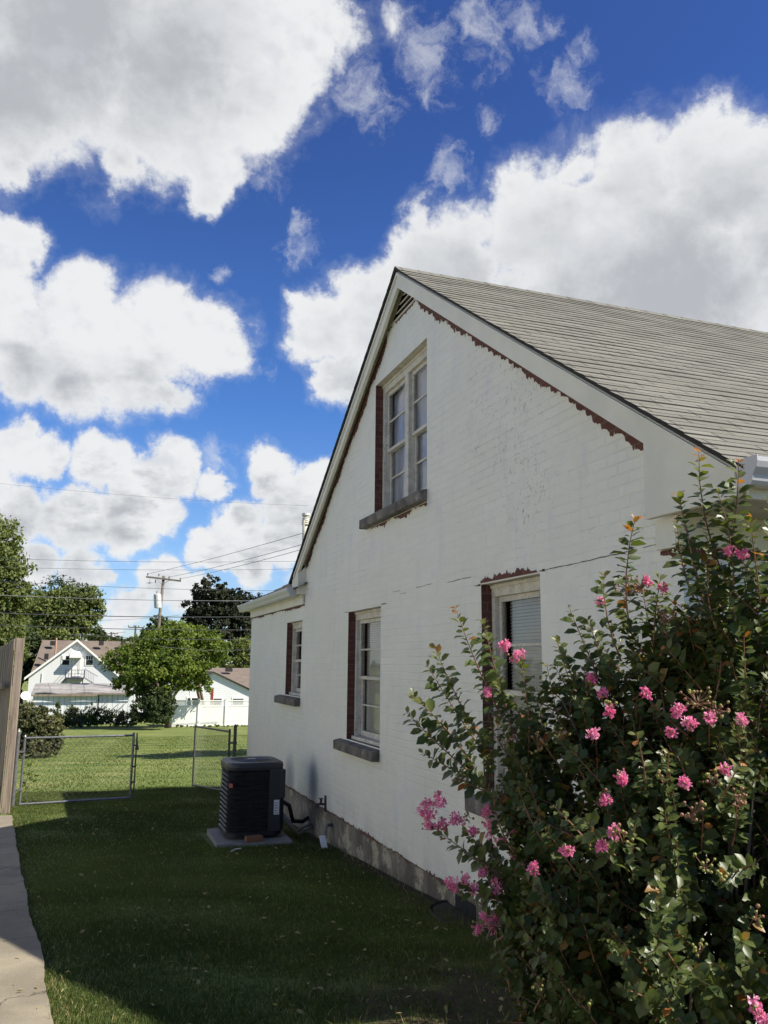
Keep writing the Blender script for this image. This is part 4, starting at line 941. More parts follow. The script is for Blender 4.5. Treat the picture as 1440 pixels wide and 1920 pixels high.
# ------------------------------------------------------------------ crape myrtle in the foreground
def build_crape():
    base = Vector((2.05, 2.42, gz(0, 2.42)))
    root = thing('crape_myrtle', 'large leafy shrub with pink flower clusters in front of the white wall', 'shrub', base)
    ells = []
    def ell(x, y, D, r): ells.append((np.array(atD(x, y, D)), np.array(r)))
    ell(1350, 1620, 2.75, (.74, .62, .74)); ell(1460, 1290, 2.8, (.44, .42, .50)); ell(1120, 1690, 2.95, (.42, .42, .52)); ell(1190, 1370, 2.95, (.36, .36, .34)); ell(1030, 1480, 3.0, (.26, .26, .30)); ell(1560, 1750, 2.6, (.35, .4, .7))
    ell(1420, 1560, 2.85, (.42, .4, .5)); ell(1250, 1500, 2.9, (.35, .3, .4)); ells.append((np.array((2.45, 3.42, .72)), np.array((.30, .32, .5)))); ells.append((np.array((2.85, 3.0, 1.15)), np.array((.32, .3, .55)))); ell(1400, 1130, 2.72, (.24, .24, .27)); ell(1330, 1230, 2.78, (.22, .22, .22)); ell(985, 1440, 3.08, (.20, .20, .27)); ell(1000, 1640, 3.0, (.24, .22, .28)); ell(1090, 1330, 3.0, (.22, .22, .24)); ell(1020, 1830, 2.9, (.22, .22, .26)); ell(1280, 1190, 2.9, (.26, .26, .22)); ell(1180, 1860, 2.75, (.45, .4, .4))  # the appended masses are hidden foliage behind, added to shade the ground
    SP = []; SD = []; SN_ = []; SS = []; ST = []; stems = MB()
    def shoot(p0, p1, n, size, red, bow=.10, r=.0035, bare=.0):
        p0, p1 = Vector(p0), Vector(p1); L = (p1-p0).length
        mid = (p0+p1)/2+Vector((0, 0, -bow*L))+Vector((random.uniform(-1, 1), random.uniform(-1, 1), random.uniform(-.5, .5)))*L*.13
        def bez(t): return p0*(1-t)**2+mid*2*t*(1-t)+p1*t*t
        stems.tube([bez(t) for t in (0, .25, .5, .75, 1)], [r*1.1, r, r*.85, r*.6, r*.3], 5, False)
        az = random.uniform(0, pi)
        for i in range(n):
            t = bare+(1-bare)*(i+.5)/n; p = bez(t); tg = (bez(min(1, t+.02))-bez(t-.02)).normalized()
            a = tg.cross(Vector((0, 0, 1)));
            if a.length < .05: a = Vector((1, 0, 0))
            a.normalize(); b_ = tg.cross(a)
            for s in (0, 1):
                q = az+(i % 2)*1.2+s*pi+random.uniform(-.5, .5)
                o = a*cos(q)+b_*sin(q); young = max(0, (t-.72)/.28)
                d = o*.95+tg*random.uniform(.1, .8)+tg*.6*young+Vector((random.uniform(-.25, .25), random.uniform(-.25, .25), random.uniform(-.55, .2)))
                nr = tg*.9+Vector((-.15, -.35, .35))+Vector((random.uniform(-.8, .8), random.uniform(-.8, .8), random.uniform(-.5, .5)))
                SP.append(p+o*r); SD.append(d); SN_.append(nr); SS.append(size*random.uniform(.55, 1.25)*(1-.5*young**1.5)*random.choice((1, 1, 1, .75)))
                ST.append(random.random()*.55+.45*young+(red*young**2*.9 if young > .2 else 0) if random.random() > .025 else random.uniform(1.2, 1.7))
    K = F_PX
    # long free shoots of the outline: tip px, start px, distance
    free = [(762, 1335, 900, 1462, 3.15, .3), (770, 1300, 890, 1440, 3.2, .5), (815, 1212, 925, 1420, 3.1, .8), (852, 1136, 945, 1350, 3.05, 1), (905, 1160, 950, 1330, 3.1, .4), (800, 1245, 900, 1400, 3.15, .4),
            (790, 1410, 905, 1470, 3.15, 0), (850, 1450, 930, 1490, 3.1, 0), (810, 1550, 960, 1650, 3.0, 0), (870, 1560, 980, 1660, 3.0, 0), (860, 1665, 990, 1700, 3.0, 0), (905, 1735, 1030, 1740, 2.95, 0),
            (1065, 1134, 1130, 1290, 3.0, .8), (1042, 1195, 1090, 1380, 3.05, .2), (1100, 1160, 1150, 1300, 3.0, .2), (1025, 1245, 1060, 1420, 3.05, .5), (1192, 968, 1180, 1180, 2.85, 1.2), (1130, 1075, 1165, 1240, 2.9, .8), (1165, 1150, 1200, 1330, 2.95, .1), (1240, 1075, 1225, 1250, 2.85, .3),
            (1310, 842, 1360, 1090, 2.6, 1.4), (1385, 862, 1368, 1040, 2.6, 1.4), (1272, 925, 1320, 1130, 2.65, 1.3), (1268, 965, 1300, 1120, 2.7, .8), (1405, 965, 1425, 1130, 2.55, 1.0), (1345, 920, 1375, 1110, 2.6, .5), (1440, 930, 1440, 1100, 2.6, .8), (1330, 1010, 1350, 1200, 2.6, .4),
            (1000, 1290, 1030, 1440, 3.05, .1), (930, 1260, 985, 1430, 3.05, .2), (975, 1230, 990, 1420, 3.0, .2), (1100, 1250, 1120, 1420, 2.95, .2), (1290, 1130, 1280, 1300, 2.8, .3), (1395, 1190, 1400, 1350, 2.55, 1.1), (1320, 1240, 1330, 1400, 2.7, .5)]
    for (tx, ty, sx_, sy_, D, red) in free:
        t = Vector(atD(tx, ty, D)); s = Vector(atD(sx_, sy_, D+.03)); L = (t-s).length
        shoot(s, t, max(8, int(L/.0155)), .053, red, .06, .0030)
    # body of the shrub: shoots all round every mass
    for c_, r in ells:
        n = int(150*(r[0]*r[2])/.25)
        for i in range(n):
            u = unit(1)[0]
            if u[2] < -.55: u[2] *= .5
            k = .35+.65*random.random()**.5; tip = c_+u*r*k
            if tip[2] < gz(0, 2.5)+.10: tip[2] = gz(0, 2.5)+.10+random.random()*.15
            L = random.uniform(.14, .30); back = np.array([tip[0]-c_[0], tip[1]-c_[1], (tip[2]-c_[2])*.5]); back /= np.linalg.norm(back)+1e-6
            dirn = back*.8+np.array([0, 0, .8])+rng.normal(size=3)*.25; dirn /= np.linalg.norm(dirn)
            st = tip-dirn*L
            shoot(Vector(st), Vector(tip), int(L/.0145), random.uniform(.032, .053), .6 if random.random() < .18 and u[2] > 0 else 0, .05, .003)
    P = np.array([tuple(v) for v in SP]); D = np.array([tuple(v) for v in SD]); N = np.array([tuple(v) for v in SN_]); S = np.array(SS); T_ = np.array(ST)
    V, T = place(LEAF*np.array([1, 1.35, 1.3]), LTRI, P, D, N, S)
    np_mesh('foliage', V, T, M['crape leaf'], root, tint=np.repeat(T_, 8), smooth=True)
    stems.build('twigs', M['crape stem'], root, smooth=True)
    tk = MB()
    for c_, r in ells:
        for k in range(4):
            e = Vector(c_)+Vector(unit(1)[0]*r*.55); b0 = base+Vector((random.uniform(-.18, .18), random.uniform(-.15, .15), -.05))
            m1 = b0.lerp(e, .45)+Vector((0, 0, .12)); tk.tube([b0, m1, e], [.010, .006, .003], 7)
    tk.build('stems', M['crape trunk'], root, smooth=True)
    # flower clusters
    PET = np.array([(0, 0, 0), (.35, .28, .12), (.5, 0, -.04), (.35, -.28, .10), (.85, .36, -.08), (1, .05, .18), (.85, -.34, -.02)])
    PTR = np.array([(0, 2, 1), (0, 3, 2), (1, 2, 5), (1, 5, 4), (2, 3, 6), (2, 6, 5)])
    th = np.linspace(0, 2*pi, 7)[:-1]; SPH = [(0, 0, 1)]+[(cos(a)*.87, sin(a)*.87, .5) for a in th]+[(cos(a+.5)*.87, sin(a+.5)*.87, -.5) for a in th]+[(0, 0, -1)]
    SPH = np.array(SPH); ST_ = [(0, 1+i, 1+(i+1) % 6) for i in range(6)]+[(1+i, 7+i, 1+(i+1) % 6) for i in range(6)]+[(1+(i+1) % 6, 7+i, 7+(i+1) % 6) for i in range(6)]+[(7+i, 13, 7+(i+1) % 6) for i in range(6)]
    ST_ = np.array(ST_)
    def front(x, y, dflt=2.95):
        o = np.array(EYE); d = np.array(ray(x, y)); best = None
        for c_, r in ells:
            q = (o-c_)/r; e = d/r; a = e@e; b_ = 2*q@e; c2 = q@q-1; disc = b_*b_-4*a*c2
            if disc > 0:
                t = (-b_-disc**.5)/(2*a)
                if best is None or t < best: best = t
        return best-.03 if best else dflt
    def stalks(c_, pts, name='stalk', par=None):
        mb = MB(); b0 = Vector(c_)+Vector((.01, .02, -.03))
        
        for p in pts: mb.tube([b0.lerp(Vector(c_), random.random()), Vector(p)], [.0012, .0009], 3, False)
        mb.build(name, M['crape stem'], par)
    def flower(x, y, rpx, D=None, seeds=3):
        D = D or front(x, y, 3.0); c_ = np.array(atD(x, y, D)); R = rpx*1.12*D/F_PX
        nb = max(3, int(rpx/2.6)); cs = c_+unit(nb)*R*.72*rng.uniform(.3, 1, (nb, 1))
        per = 26; k = np.repeat(np.arange(nb), per); u = unit(nb*per); P = cs[k]+u*rng.uniform(.002, .012, (nb*per, 1))
        V, T = place(PET, PTR, P, u+rng.normal(size=u.shape)*.5, rng.normal(size=u.shape), rng.uniform(.006, .013, nb*per))
        o = np_mesh('flower_cluster', V, T, M['crape flower'], root, tint=np.repeat(np.clip(rng.normal(.45, .3, nb)[k]+rng.normal(0, .15, nb*per), 0, 1), 7), smooth=False)
        capsule_at(c_, seeds, R*1.2, o, .3)
    def capsule_at(c_, n, R, par, brown=.2, sz=.0048, name='seed_capsules'):
        P = c_+unit(n)*R*rng.uniform(.4, 1, (n, 1)); u = unit(n); V, T = place(SPH, ST_, P, u, unit(n), rng.uniform(.75, 1.2, n)*sz)
        t = np.where(rng.random(n) < brown, 1.6, rng.random(n)); np_mesh(name, V, T, M['crape capsule'], par, tint=np.repeat(t, 14), smooth=True)
        stalks(c_, P, par=par)
    for (x, y, r) in [(800, 1520, 24), (822, 1500, 14), (858, 1535, 15), (808, 1545, 12), (920, 1552, 15), (938, 1580, 12), (955, 1558, 9), (980, 1622, 18), (905, 1635, 11), (934, 1657, 17), (850, 1655, 13), (870, 1648, 9), (915, 1725, 22), (948, 1748, 11), (898, 1745, 8),
                      (1064, 1590, 14), (1128, 1585, 13), (1162, 1456, 15), (1285, 1466, 8), (1137, 1499, 9), (1150, 1560, 9), (1108, 1270, 13), (1130, 1297, 11), (1145, 1332, 10), (1112, 1376, 12), (1212, 1298, 8), (1268, 1333, 15), (1292, 1356, 15), (1260, 1372, 8), (1330, 1345, 10),
                      (945, 1215, 12), (965, 1228, 10), (976, 1226, 9), (910, 1295, 8), (1214, 1092, 11), (1243, 1104, 8), (1127, 1130, 9), (1367, 1030, 12), (1394, 1035, 11), (1360, 1440, 11), (1418, 1885, 14), (1428, 1905, 10), (1390, 1350, 9), (915, 1518, 10), (1000, 1630, 9), (965, 1600, 9), (830, 1545, 11), (890, 1560, 9), (885, 1665, 10)]:
        flower(x, y, r*(1.15 if x < 1000 else .72), 3.0 if x < 1000 else None)
    for (x, y, n, rp, br) in [(862, 1455, 8, 18, .1), (932, 1352, 5, 12, .1), (950, 1385, 10, 22, .5), (1008, 1395, 12, 24, .6), (1050, 1375, 10, 20, .5), (1310, 1310, 22, 34, .3), (1345, 1330, 18, 28, .7), (1325, 1618, 9, 24, 0), (1355, 1640, 6, 16, 0), (1312, 1780, 8, 20, 0), (1008, 1838, 6, 18, 0), (1130, 1480, 8, 20, .3),
                               (1245, 1455, 5, 14, .2), (1390, 1500, 12, 26, .8), (1300, 1520, 12, 26, .8), (1180, 1100, 46, 30, 1.0), (1200, 1095, 30, 18, 1), (1250, 1155, 22, 22, 1), (1150, 1320, 8, 18, .1), (1160, 1550, 8, 20, .4), (1105, 1885, 4, 12, 0), (1340, 1460, 8, 18, .3), (985, 1690, 6, 18, .3), (880, 1530, 6, 14, .5), (1170, 1570, 6, 16, .4), (1420, 1720, 8, 20, .2)]:
        D = 3.0 if x < 1000 else front(x, y); capsule_at(np.array(atD(x, y, D)), n, rp*D/F_PX, root, br, .0052 if br < .9 else .0040)
build_crape()

# ------------------------------------------------------------------ back yard
YF = 66.0
def build_vinyl():
    g = thing('vinyl_fence', 'white vinyl privacy fence with lattice top behind the lawn', 'fence', tuple(gnd(370, 1361)))
    pts = [atY(318, 1361, YF), atY(371, 1361, YF), atY(422, 1361, YF), atY(473, 1361, YF), atY(524, 1361, YF)]
    H_ = 1.95
    for p in pts:
        z = gz(0, YF)-.1; mb = MB(); mb.box((p.x-.075, YF-.08, z), (p.x+.075, YF+.08, z+H_+.16)); mb.prism([(p.x-.09, YF-.095, z+H_+.16), (p.x+.09, YF-.095, z+H_+.16), (p.x+.09, YF+.095, z+H_+.16), (p.x-.09, YF+.095, z+H_+.16)], (0, 0, .05)); mb.build('post', M['vinyl'], g)
    for a, b_ in zip(pts[:-1], pts[1:]):
        z = gz(0, YF); x0, x1 = a.x+.076, b_.x-.076; mb = MB()
        n = 14
        for i in range(n): xa = x0+(x1-x0)*i/n; mb.box((xa+.004, YF-.012, z+.05), (xa+(x1-x0)/n-.004, YF+.012, z+1.45))
        mb.box((x0, YF-.03, z+1.45), (x1, YF+.03, z+1.55)); mb.box((x0, YF-.03, z+.02), (x1, YF+.03, z+.12)); mb.box((x0, YF-.03, z+H_-.08), (x1, YF+.03, z+H_)); mb.build('panel', M['vinyl'], g)
        lt = MB(); s = .13; h = H_-.08-1.55; k = int((x1-x0+h)/s)
        for i in range(k+1):
            for sg in (0, 1):
                u0 = i*s-h; a0 = max(0, u0); b0 = min(x1-x0, u0+h)
                if b0-a0 < .04: continue
                za, zb = a0-u0, b0-u0; xa, xb = (x0+a0, x0+b0) if sg == 0 else (x1-a0, x1-b0)
                P = Vector((xa, YF-.006*sg, z+1.55+za)); Q = Vector((xb, YF-.006*sg, z+1.55+zb)); d_ = (Q-P); nn = Vector((-d_.z, 0, d_.x)).normalized()*.018
                lt.add([P-nn, Q-nn, Q+nn, P+nn], [(0, 1, 2, 3)])
        lt.build('lattice', M['vinyl'], g)
    # return panel running back
    mb = MB(); p = pts[0]; mb.box((p.x-.02, YF+.1, gz(0, YF)), (p.x+.02, YF+5, gz(0, YF)+1.5)); mb.build('panel', M['vinyl'], g)
build_vinyl()
def quadY(mb, pts, Y, d=.05): mb.prism([(p.x, Y, p.z) for p in pts], (0, d, 0))
def rectpx(mb, x0, y0, x1, y1, Y, d=.05, off=0.):
    a = atY(x0, y0, Y); b_ = atY(x1, y1, Y); mb.box((a.x, Y-off, b_.z), (b_.x, Y-off+d, a.z))
def build_white_house():
    Y = 90.; ap = atY(145, 1198, Y); el = atY(46, 1270, Y); xr = 2*ap.x-el.x; wl = atY(49, 1270, Y).x+.25; wr = 2*ap.x-wl; zg = gz(0, Y)-.3
    h = thing('white_house', 'white sided house with brown roof, upstairs door and small balcony beyond the lawn', 'house', (ap.x, Y, zg))
    ez = el.z+.15
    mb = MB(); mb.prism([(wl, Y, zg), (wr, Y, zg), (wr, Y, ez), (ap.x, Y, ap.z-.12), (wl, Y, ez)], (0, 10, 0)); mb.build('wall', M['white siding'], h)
    sl_ = (ap.z-el.z)/(ap.x-el.x)
    mb = MB(); o = .30; t = .14
    for s in (-1, 1):
        xe = ap.x+s*(ap.x-el.x); P = [(ap.x, Y-o, ap.z), (xe, Y-o, el.z), (xe, Y-o, el.z-t), (ap.x, Y-o, ap.z-t)]; mb.prism(P, (0, 11, 0))
    rf = mb.build('roof', M['tan shingle'], h)
    mb = MB()
    for s in (-1, 1):
        xe = ap.x+s*(ap.x-el.x); mb.prism([(ap.x, Y-o-.06, ap.z-.02), (xe, Y-o-.06, el.z-.02), (xe, Y-o-.06, el.z-.26), (ap.x, Y-o-.06, ap.z-.26)], (0, .05, 0))
    mb.build('barge_board', M['vinyl'], h)
    # main roof behind, ridge across
    Y2 = 97.; a = atY(80, 1200, Y2); b_ = atY(285, 1203, Y2); c_ = atY(60, 1262, 92.5); z0 = c_.z-.5
    mb = MB(); mb.add([(a.x, Y2, a.z), (b_.x+3, Y2, a.z), (b_.x+3.5, 91.0, z0), (c_.x-.2, 91.0, z0), (b_.x+3, 103, z0), (a.x-1, 103, z0)], [(0, 3, 2, 1), (0, 1, 4, 5)])
    mr = mb.build('roof', M['brown shingle'], h); mr['label'] = 'long brown main roof behind the gable'
    mb = MB(); mb.box((c_.x+.2, 91.3, zg), (b_.x+3.2, 102.6, z0+.02)); mb.build('wall', M['white siding'], h)
    mb = MB()
    for x in (99, 190, 231): p = atY(x, 1204, 95.5); mb.box((p.x-.25, 95.3, p.z-.35), (p.x+.25, 95.6, p.z+.12))
    p = atY(87, 1231, 92.5); mb.box((p.x-.2, 92.3, p.z-.3), (p.x+.2, 92.6, p.z+.3)); mb.build('roof_vent', M['dark flashing'], mr)
    mb = MB(); p = atY(106, 1196, 93.); q = atY(107, 1226, 93.); mb.tube([(p.x, 93, q.z-.5), (p.x, 93, p.z)], .08, 8); mb.build('flue_pipe', M['copper pipe paint'], mr)
    # windows, door
    for (x0, y0, x1, y1) in ((117, 1229.5, 130, 1247), (161.5, 1229.5, 174, 1247)):
        mb = MB(); rectpx(mb, x0-1.4, y0-1.4, x1+1.2, y1+1.2, Y, .04, .045); wd = mb.build('window', M['vinyl'], h)
        mb = MB(); ym = (y0+y1)/2-1; rectpx(mb, x0+.4, y0+.3, x1-.6, ym-.4, Y, .02, .066); rectpx(mb, x0+.4, ym+.5, x1-.6, y1-.4, Y, .02, .066); mb.build('pane', M['dark interior'], wd)
        mb = MB(); xm = (x0+x1)/2
        if x0 > 150:
            for k in (-2, 2.2): rectpx(mb, xm+k-.35, y0+.3, xm+k+.35, ym-.4, Y, .02, .09)
        else: rectpx(mb, x0+.4, y0+.4, x0+6, ym-.6, Y, .02, .09)
        mb.build('muntin', M['vinyl'], wd)
    mb = MB(); rectpx(mb, 137, 1233, 151.5, 1268, Y, .05, .06); dr = mb.build('door', M['vinyl'], h)
    mb = MB(); rectpx(mb, 139.5, 1235, 145, 1247, Y, .02, .085); rectpx(mb, 147, 1235, 149.5, 1262, Y, .02, .085); mb.build('door_glass', M['transformer grey'], dr)
    a = atY(131, 1228, Y); b_ = atY(153, 1233.5, Y); mb = MB(); pr = .95
    mb.add([(a.x+.25, Y-.01, a.z+.42), (b_.x-.25, Y-.01, a.z+.42), (b_.x, Y-pr, a.z-.02), (a.x, Y-pr, a.z-.02), (a.x, Y-pr, b_.z), (b_.x, Y-pr, b_.z), (a.x, Y-.01, b_.z), (b_.x, Y-.01, b_.z)], [(0, 3, 2, 1), (3, 4, 5, 2), (0, 6, 4, 3), (1, 2, 5, 7)])
    mb.build('awning', M['vinyl'], h)
    a = atY(123, 1270, Y); b_ = atY(158.5, 1256, Y); mb = MB(); mb.box((a.x, Y-1.25, a.z-.16), (b_.x, Y-.01, a.z))
    for z in (a.z+.35, b_.z): mb.tube([(a.x, Y-1.22, z), (b_.x, Y-1.22, z)], .025, 6); mb.tube([(a.x, Y-1.22, z), (a.x, Y, z)], .025, 6)
    for i in range(7): x = a.x+(b_.x-a.x)*i/6; mb.tube([(x, Y-1.22, a.z), (x, Y-1.22, b_.z)], .02 if 0 < i < 6 else .05, 5)
    c_ = atY(176, 1282, Y)
    for z in (0, .85): mb.tube([(b_.x, Y-1.22, a.z+z), (c_.x+.3, Y-1.22, c_.z+z-.1)], .03, 6)
    for i in range(6): t = (i+.5)/6; x = b_.x+(c_.x-b_.x)*t; z = a.z+(c_.z-a.z)*t; mb.box((x-.12, Y-1.2, z-.03), (x+.12, Y-.35, z)); mb.tube([(x, Y-1.22, z), (x, Y-1.22, z+.85)], .012, 4)
    mb.tube([(a.x+.1, Y-1.2, a.z), (a.x-.6, Y-.05, a.z-1.3)], .05, 5); mb.tube([(b_.x-.1, Y-1.2, a.z), (b_.x-.1, Y-1.2, zg)], .05, 5); mb.tube([(a.x+.1, Y-1.2, a.z), (a.x+.1, Y-1.2, zg)], .05, 5)
    mb.build('balcony', M['rail iron'], h)
    mb = MB(); p = atY(79, 1262, Y); q = atY(79, 1278, Y); mb.tube([(p.x, Y-.06, p.z), (p.x, Y-.06, q.z)], .03, 5); mb.build('conduit', M['transformer grey'], h)
build_white_house()
def build_shed():
    Y = 75.; a = atY(60, 1302, Y); b_ = atY(252, 1302, Y); zg = gz(0, Y)-.2; rt = atY(62, 1282, Y+2.5)
    s = thing('shed', 'long low white board shed with sagging grey felt roof', 'shed', (a.x, Y, zg))
    mb = MB(); mb.box((a.x+.1, Y, zg), (b_.x, Y+5, a.z-.02)); mb.build('wall', M['white boards'], s)
    mb = MB(); n = 16; zr = atY(140, 1281, Y+5).z
    for i in range(n+1):
        x = a.x-.05+(b_.x-a.x+.1)*i/n; sag = .07*sin(i*.9)+.06*random.random(); mb.v += [(x, Y-.35, a.z+.12+sag*.8), (x, Y+5.1, zr+sag*.4-.02), (x, Y-.35, a.z+.04+sag*.8)]
        if i: k = 3*i; mb.f += [[k-3, k, k+1, k-2], [k-1, k+2, k, k-3]]; mb.mi += [0, 0]
    mb.build('roof', M['old felt roof'], s)
    mb = MB(); f0 = atY(60, 1298, Y-.37); mb.box((a.x-.05, Y-.42, a.z-.14), (b_.x-3.0, Y-.36, a.z+.02)); mb.box((b_.x-5.2, Y-.40, a.z-.02), (b_.x+.05, Y-.37, a.z+.08)); mb.build('fascia', M['weathered wood'], s)
    mb = MB(); mb.box((b_.x-2.9, Y-.03, zg), (b_.x-2.82, Y-.002, a.z-.1)); mb.build('door_gap', M['dark interior'], s)
    # brush trimmings leaning on the shed
    lg = thing('fallen_branch', 'thin bare branches leaning against the white shed wall', 'branch', tuple(atY(190, 1345, Y-.6)))
    mb = MB()
    for (x0, y0, x1, y1) in ((178, 1340, 211, 1304), (214, 1338, 243, 1312), (195, 1328, 200, 1322), (205, 1335, 225, 1318)):
        p = atY(x0, y0, Y-.7); q = atY(x1, y1, Y-.3); mb.tube([p, (p+q)/2+Vector((.05, 0, .08)), q], [.04, .03, .015], 5)
    mb.build('branch', M['bark'], lg); crown('leaves', [pxblob(196, 1328, Y-.5, 4, 3)], 160, .09, M['dark leaf'], lg)
    # satellite dish
    p = atY(48, 1305, 70.); d = thing('satellite_dish', 'white satellite dish above the dark bush at left', 'dish', (p.x, 70., gz(0, 70)))
    mb = MB(); c_ = Vector(p); ax = Vector((.15, -.9, .4)).normalized(); u = ax.cross(Vector((0, 0, 1))).normalized(); v = u.cross(ax)
    for k, (r, dd) in enumerate(((.02, .0), (.18, .03), (.34, .09))):
        for i in range(16): q = 2*pi*i/16; mb.v.append(tuple(c_+(u*cos(q)*r*1.05+v*sin(q)*r)+ax*dd))
    for k in range(2):
        for i in range(16): mb.f.append([k*16+i, k*16+(i+1) % 16, (k+1)*16+(i+1) % 16, (k+1)*16+i]); mb.mi.append(0)
    mb.build('reflector', M['vinyl'], d, smooth=True)
    mb = MB(); mb.tube([c_, (p.x, 70.1, gz(0, 70))], .04, 6); mb.tube([c_-v*.3, c_+ax*.4], .015, 5); mb.build('mast', M['transformer grey'], d)
build_shed()
def build_house2():
    Y = 85.; ap = atY(400, 1259, Y); el = atY(468, 1291, Y); zg = gz(0, Y)-.3; sl_ = (ap.z-el.z)/(el.x-ap.x); xl = ap.x-(el.x-ap.x)-.6
    h = thing('sided_house', 'low white sided house with shallow brown gable behind the vinyl fence', 'house', (ap.x, Y, zg))
    xr = el.x+.4; zr = ap.z-(xr-ap.x)*sl_; zl = ap.z-(ap.x-xl)*sl_
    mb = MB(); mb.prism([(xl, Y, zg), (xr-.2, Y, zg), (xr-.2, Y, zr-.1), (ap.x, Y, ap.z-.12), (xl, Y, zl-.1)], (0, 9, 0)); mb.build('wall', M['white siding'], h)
    mb = MB(); mb.prism([(ap.x, Y-.3, ap.z), (xr, Y-.3, zr), (xr, Y-.3, zr-.12), (ap.x, Y-.3, ap.z-.12)], (0, 9.5, 0)); mb.prism([(ap.x, Y-.3, ap.z), (xl, Y-.3, zl), (xl, Y-.3, zl-.12), (ap.x, Y-.3, ap.z-.12)], (0, 9.5, 0)); mb.build('roof', M['dark flashing'], h)
    a = atY(385, 1252, Y+6); b_ = atY(468, 1250, Y+6)
    mb = MB(); mb.add([(a.x-1.5, Y+6, a.z), (b_.x+9, Y+6, a.z), (b_.x+9, Y+.5, zr-.1), (ap.x-2.5, Y+.5, zr+.4), ], [(0, 3, 2, 1)]); mb.add([(a.x-1.5, Y+6, a.z), (b_.x+9, Y+6, a.z), (b_.x+9, Y+12, zr), (a.x-2, Y+12, zr)], [(0, 1, 2, 3)]); rr = mb.build('roof', M['brown shingle'], h); rr['label'] = 'brown shingled main roof'
    mb = MB(); p = atY(429, 1254, Y+4.5); mb.box((p.x-.35, Y+4.2, p.z-.3), (p.x+.35, Y+4.6, p.z+.1)); mb.build('roof_vent', M['dark flashing'], rr)
    mb = MB(); mb.box((xr-.2, Y+.6, zg), (b_.x+8.6, Y+11, zr-.12)); mb.build('wall', M['white siding'], h)
    for (x0, y0, x1, y1) in ((437, 1309, 456, 1326), (352, 1308, 371, 1325), (401, 1309, 415, 1326)):
        mb = MB(); rectpx(mb, x0-2, y0-2, x1+2, y1+2, Y, .04, .045); wd = mb.build('window', M['vinyl'], h); mb = MB(); rectpx(mb, x0, y0+1, x1, y1-3, Y, .02, .07); mb.build('pane', M['dark interior'], wd)
    # lumber and red pole behind the fence
    Y3 = 72.; l = thing('leaning_lumber', 'dark brown boards leaning together behind the vinyl fence', 'lumber', (atY(375, 1340, Y3).x, Y3, gz(0, Y3)))
    mb = MB()
    for (x0, y0, x1, y1, r) in ((367, 1275, 382, 1345, .16), (372, 1275, 387, 1345, .1)):
        p = atY(x0, y0, Y3); q = atY(x1, y1, Y3); mb.tube([p, q], r, 4)
    mb.build('board', M['brown lumber'], l)
    p = atY(398.5, 1291, Y3); q = atY(398, 1345, Y3); mb = MB(); mb.box((p.x-.13, Y3, q.z-.3), (p.x+.10, Y3+.12, p.z)); rp = mb.build('red_board', M['red paint']); tag(rp, 'upright red board above the vinyl fence', 'board')
    p = atY(355, 1292, Y3); q = atY(362, 1315, Y3); mb = MB(); mb.tube([p, q+Vector((0, 0, -1.5))+ (q-p)*.8], .06, 5); o = mb.build('white_prop', M['vinyl']); tag(o, 'thin white pole leaning behind the vinyl fence', 'pole')
build_house2()

# neighbour's white house on the left, outside the frame: added so its sunlit wall bounces light onto the gable; shows in the panes
def build_neighbour():
    h = thing('neighbour_house', 'white sided house across the path, outside the left edge of the photo', 'house', (-9, 5, .1))
    x = -5.2; y0, y1 = -5.0, 14.0
    mb = MB(); mb.prism([(x, y0, -.8), (x-8, y0, -.8), (x-8, y0, 3.4), (x-4, y0, 5.8), (x, y0, 3.4)], (0, y1-y0, 0)); mb.build('wall', M['white boards'], h)
    mb = MB(); mb.prism([(x+.4, y0-.4, 3.25), (x-4, y0-.4, 5.9), (x-8.4, y0-.4, 3.25), (x-8.4, y0-.4, 3.4), (x-4, y0-.4, 6.05), (x+.4, y0-.4, 3.4)], (0, y1-y0+.8, 0)); mb.build('roof', M['brown shingle'], h)
    for yy in (-2, 2.5, 7, 11):
        mb = MB(); mb.box((x, yy-.5, 1.0), (x+.04, yy+.5, 2.4)); w_ = mb.build('window', M['vinyl'], h); mb = MB(); mb.box((x+.041, yy-.42, 1.08), (x+.05, yy+.42, 2.32)); mb.build('pane', M['dark interior'], w_)
    mb = MB()
    for i, y in enumerate(np.arange(-12, 14, .5)): z = gz(0, y)+.02; mb.v += [(-1.7, y, z), (-5.0, y, z)]; (i and (mb.f.append([2*i-2, 2*i-1, 2*i+1, 2*i]), mb.mi.append(0)))
    o = mb.build('driveway', M['concrete']); tag(o, None, kind='structure')
build_neighbour()

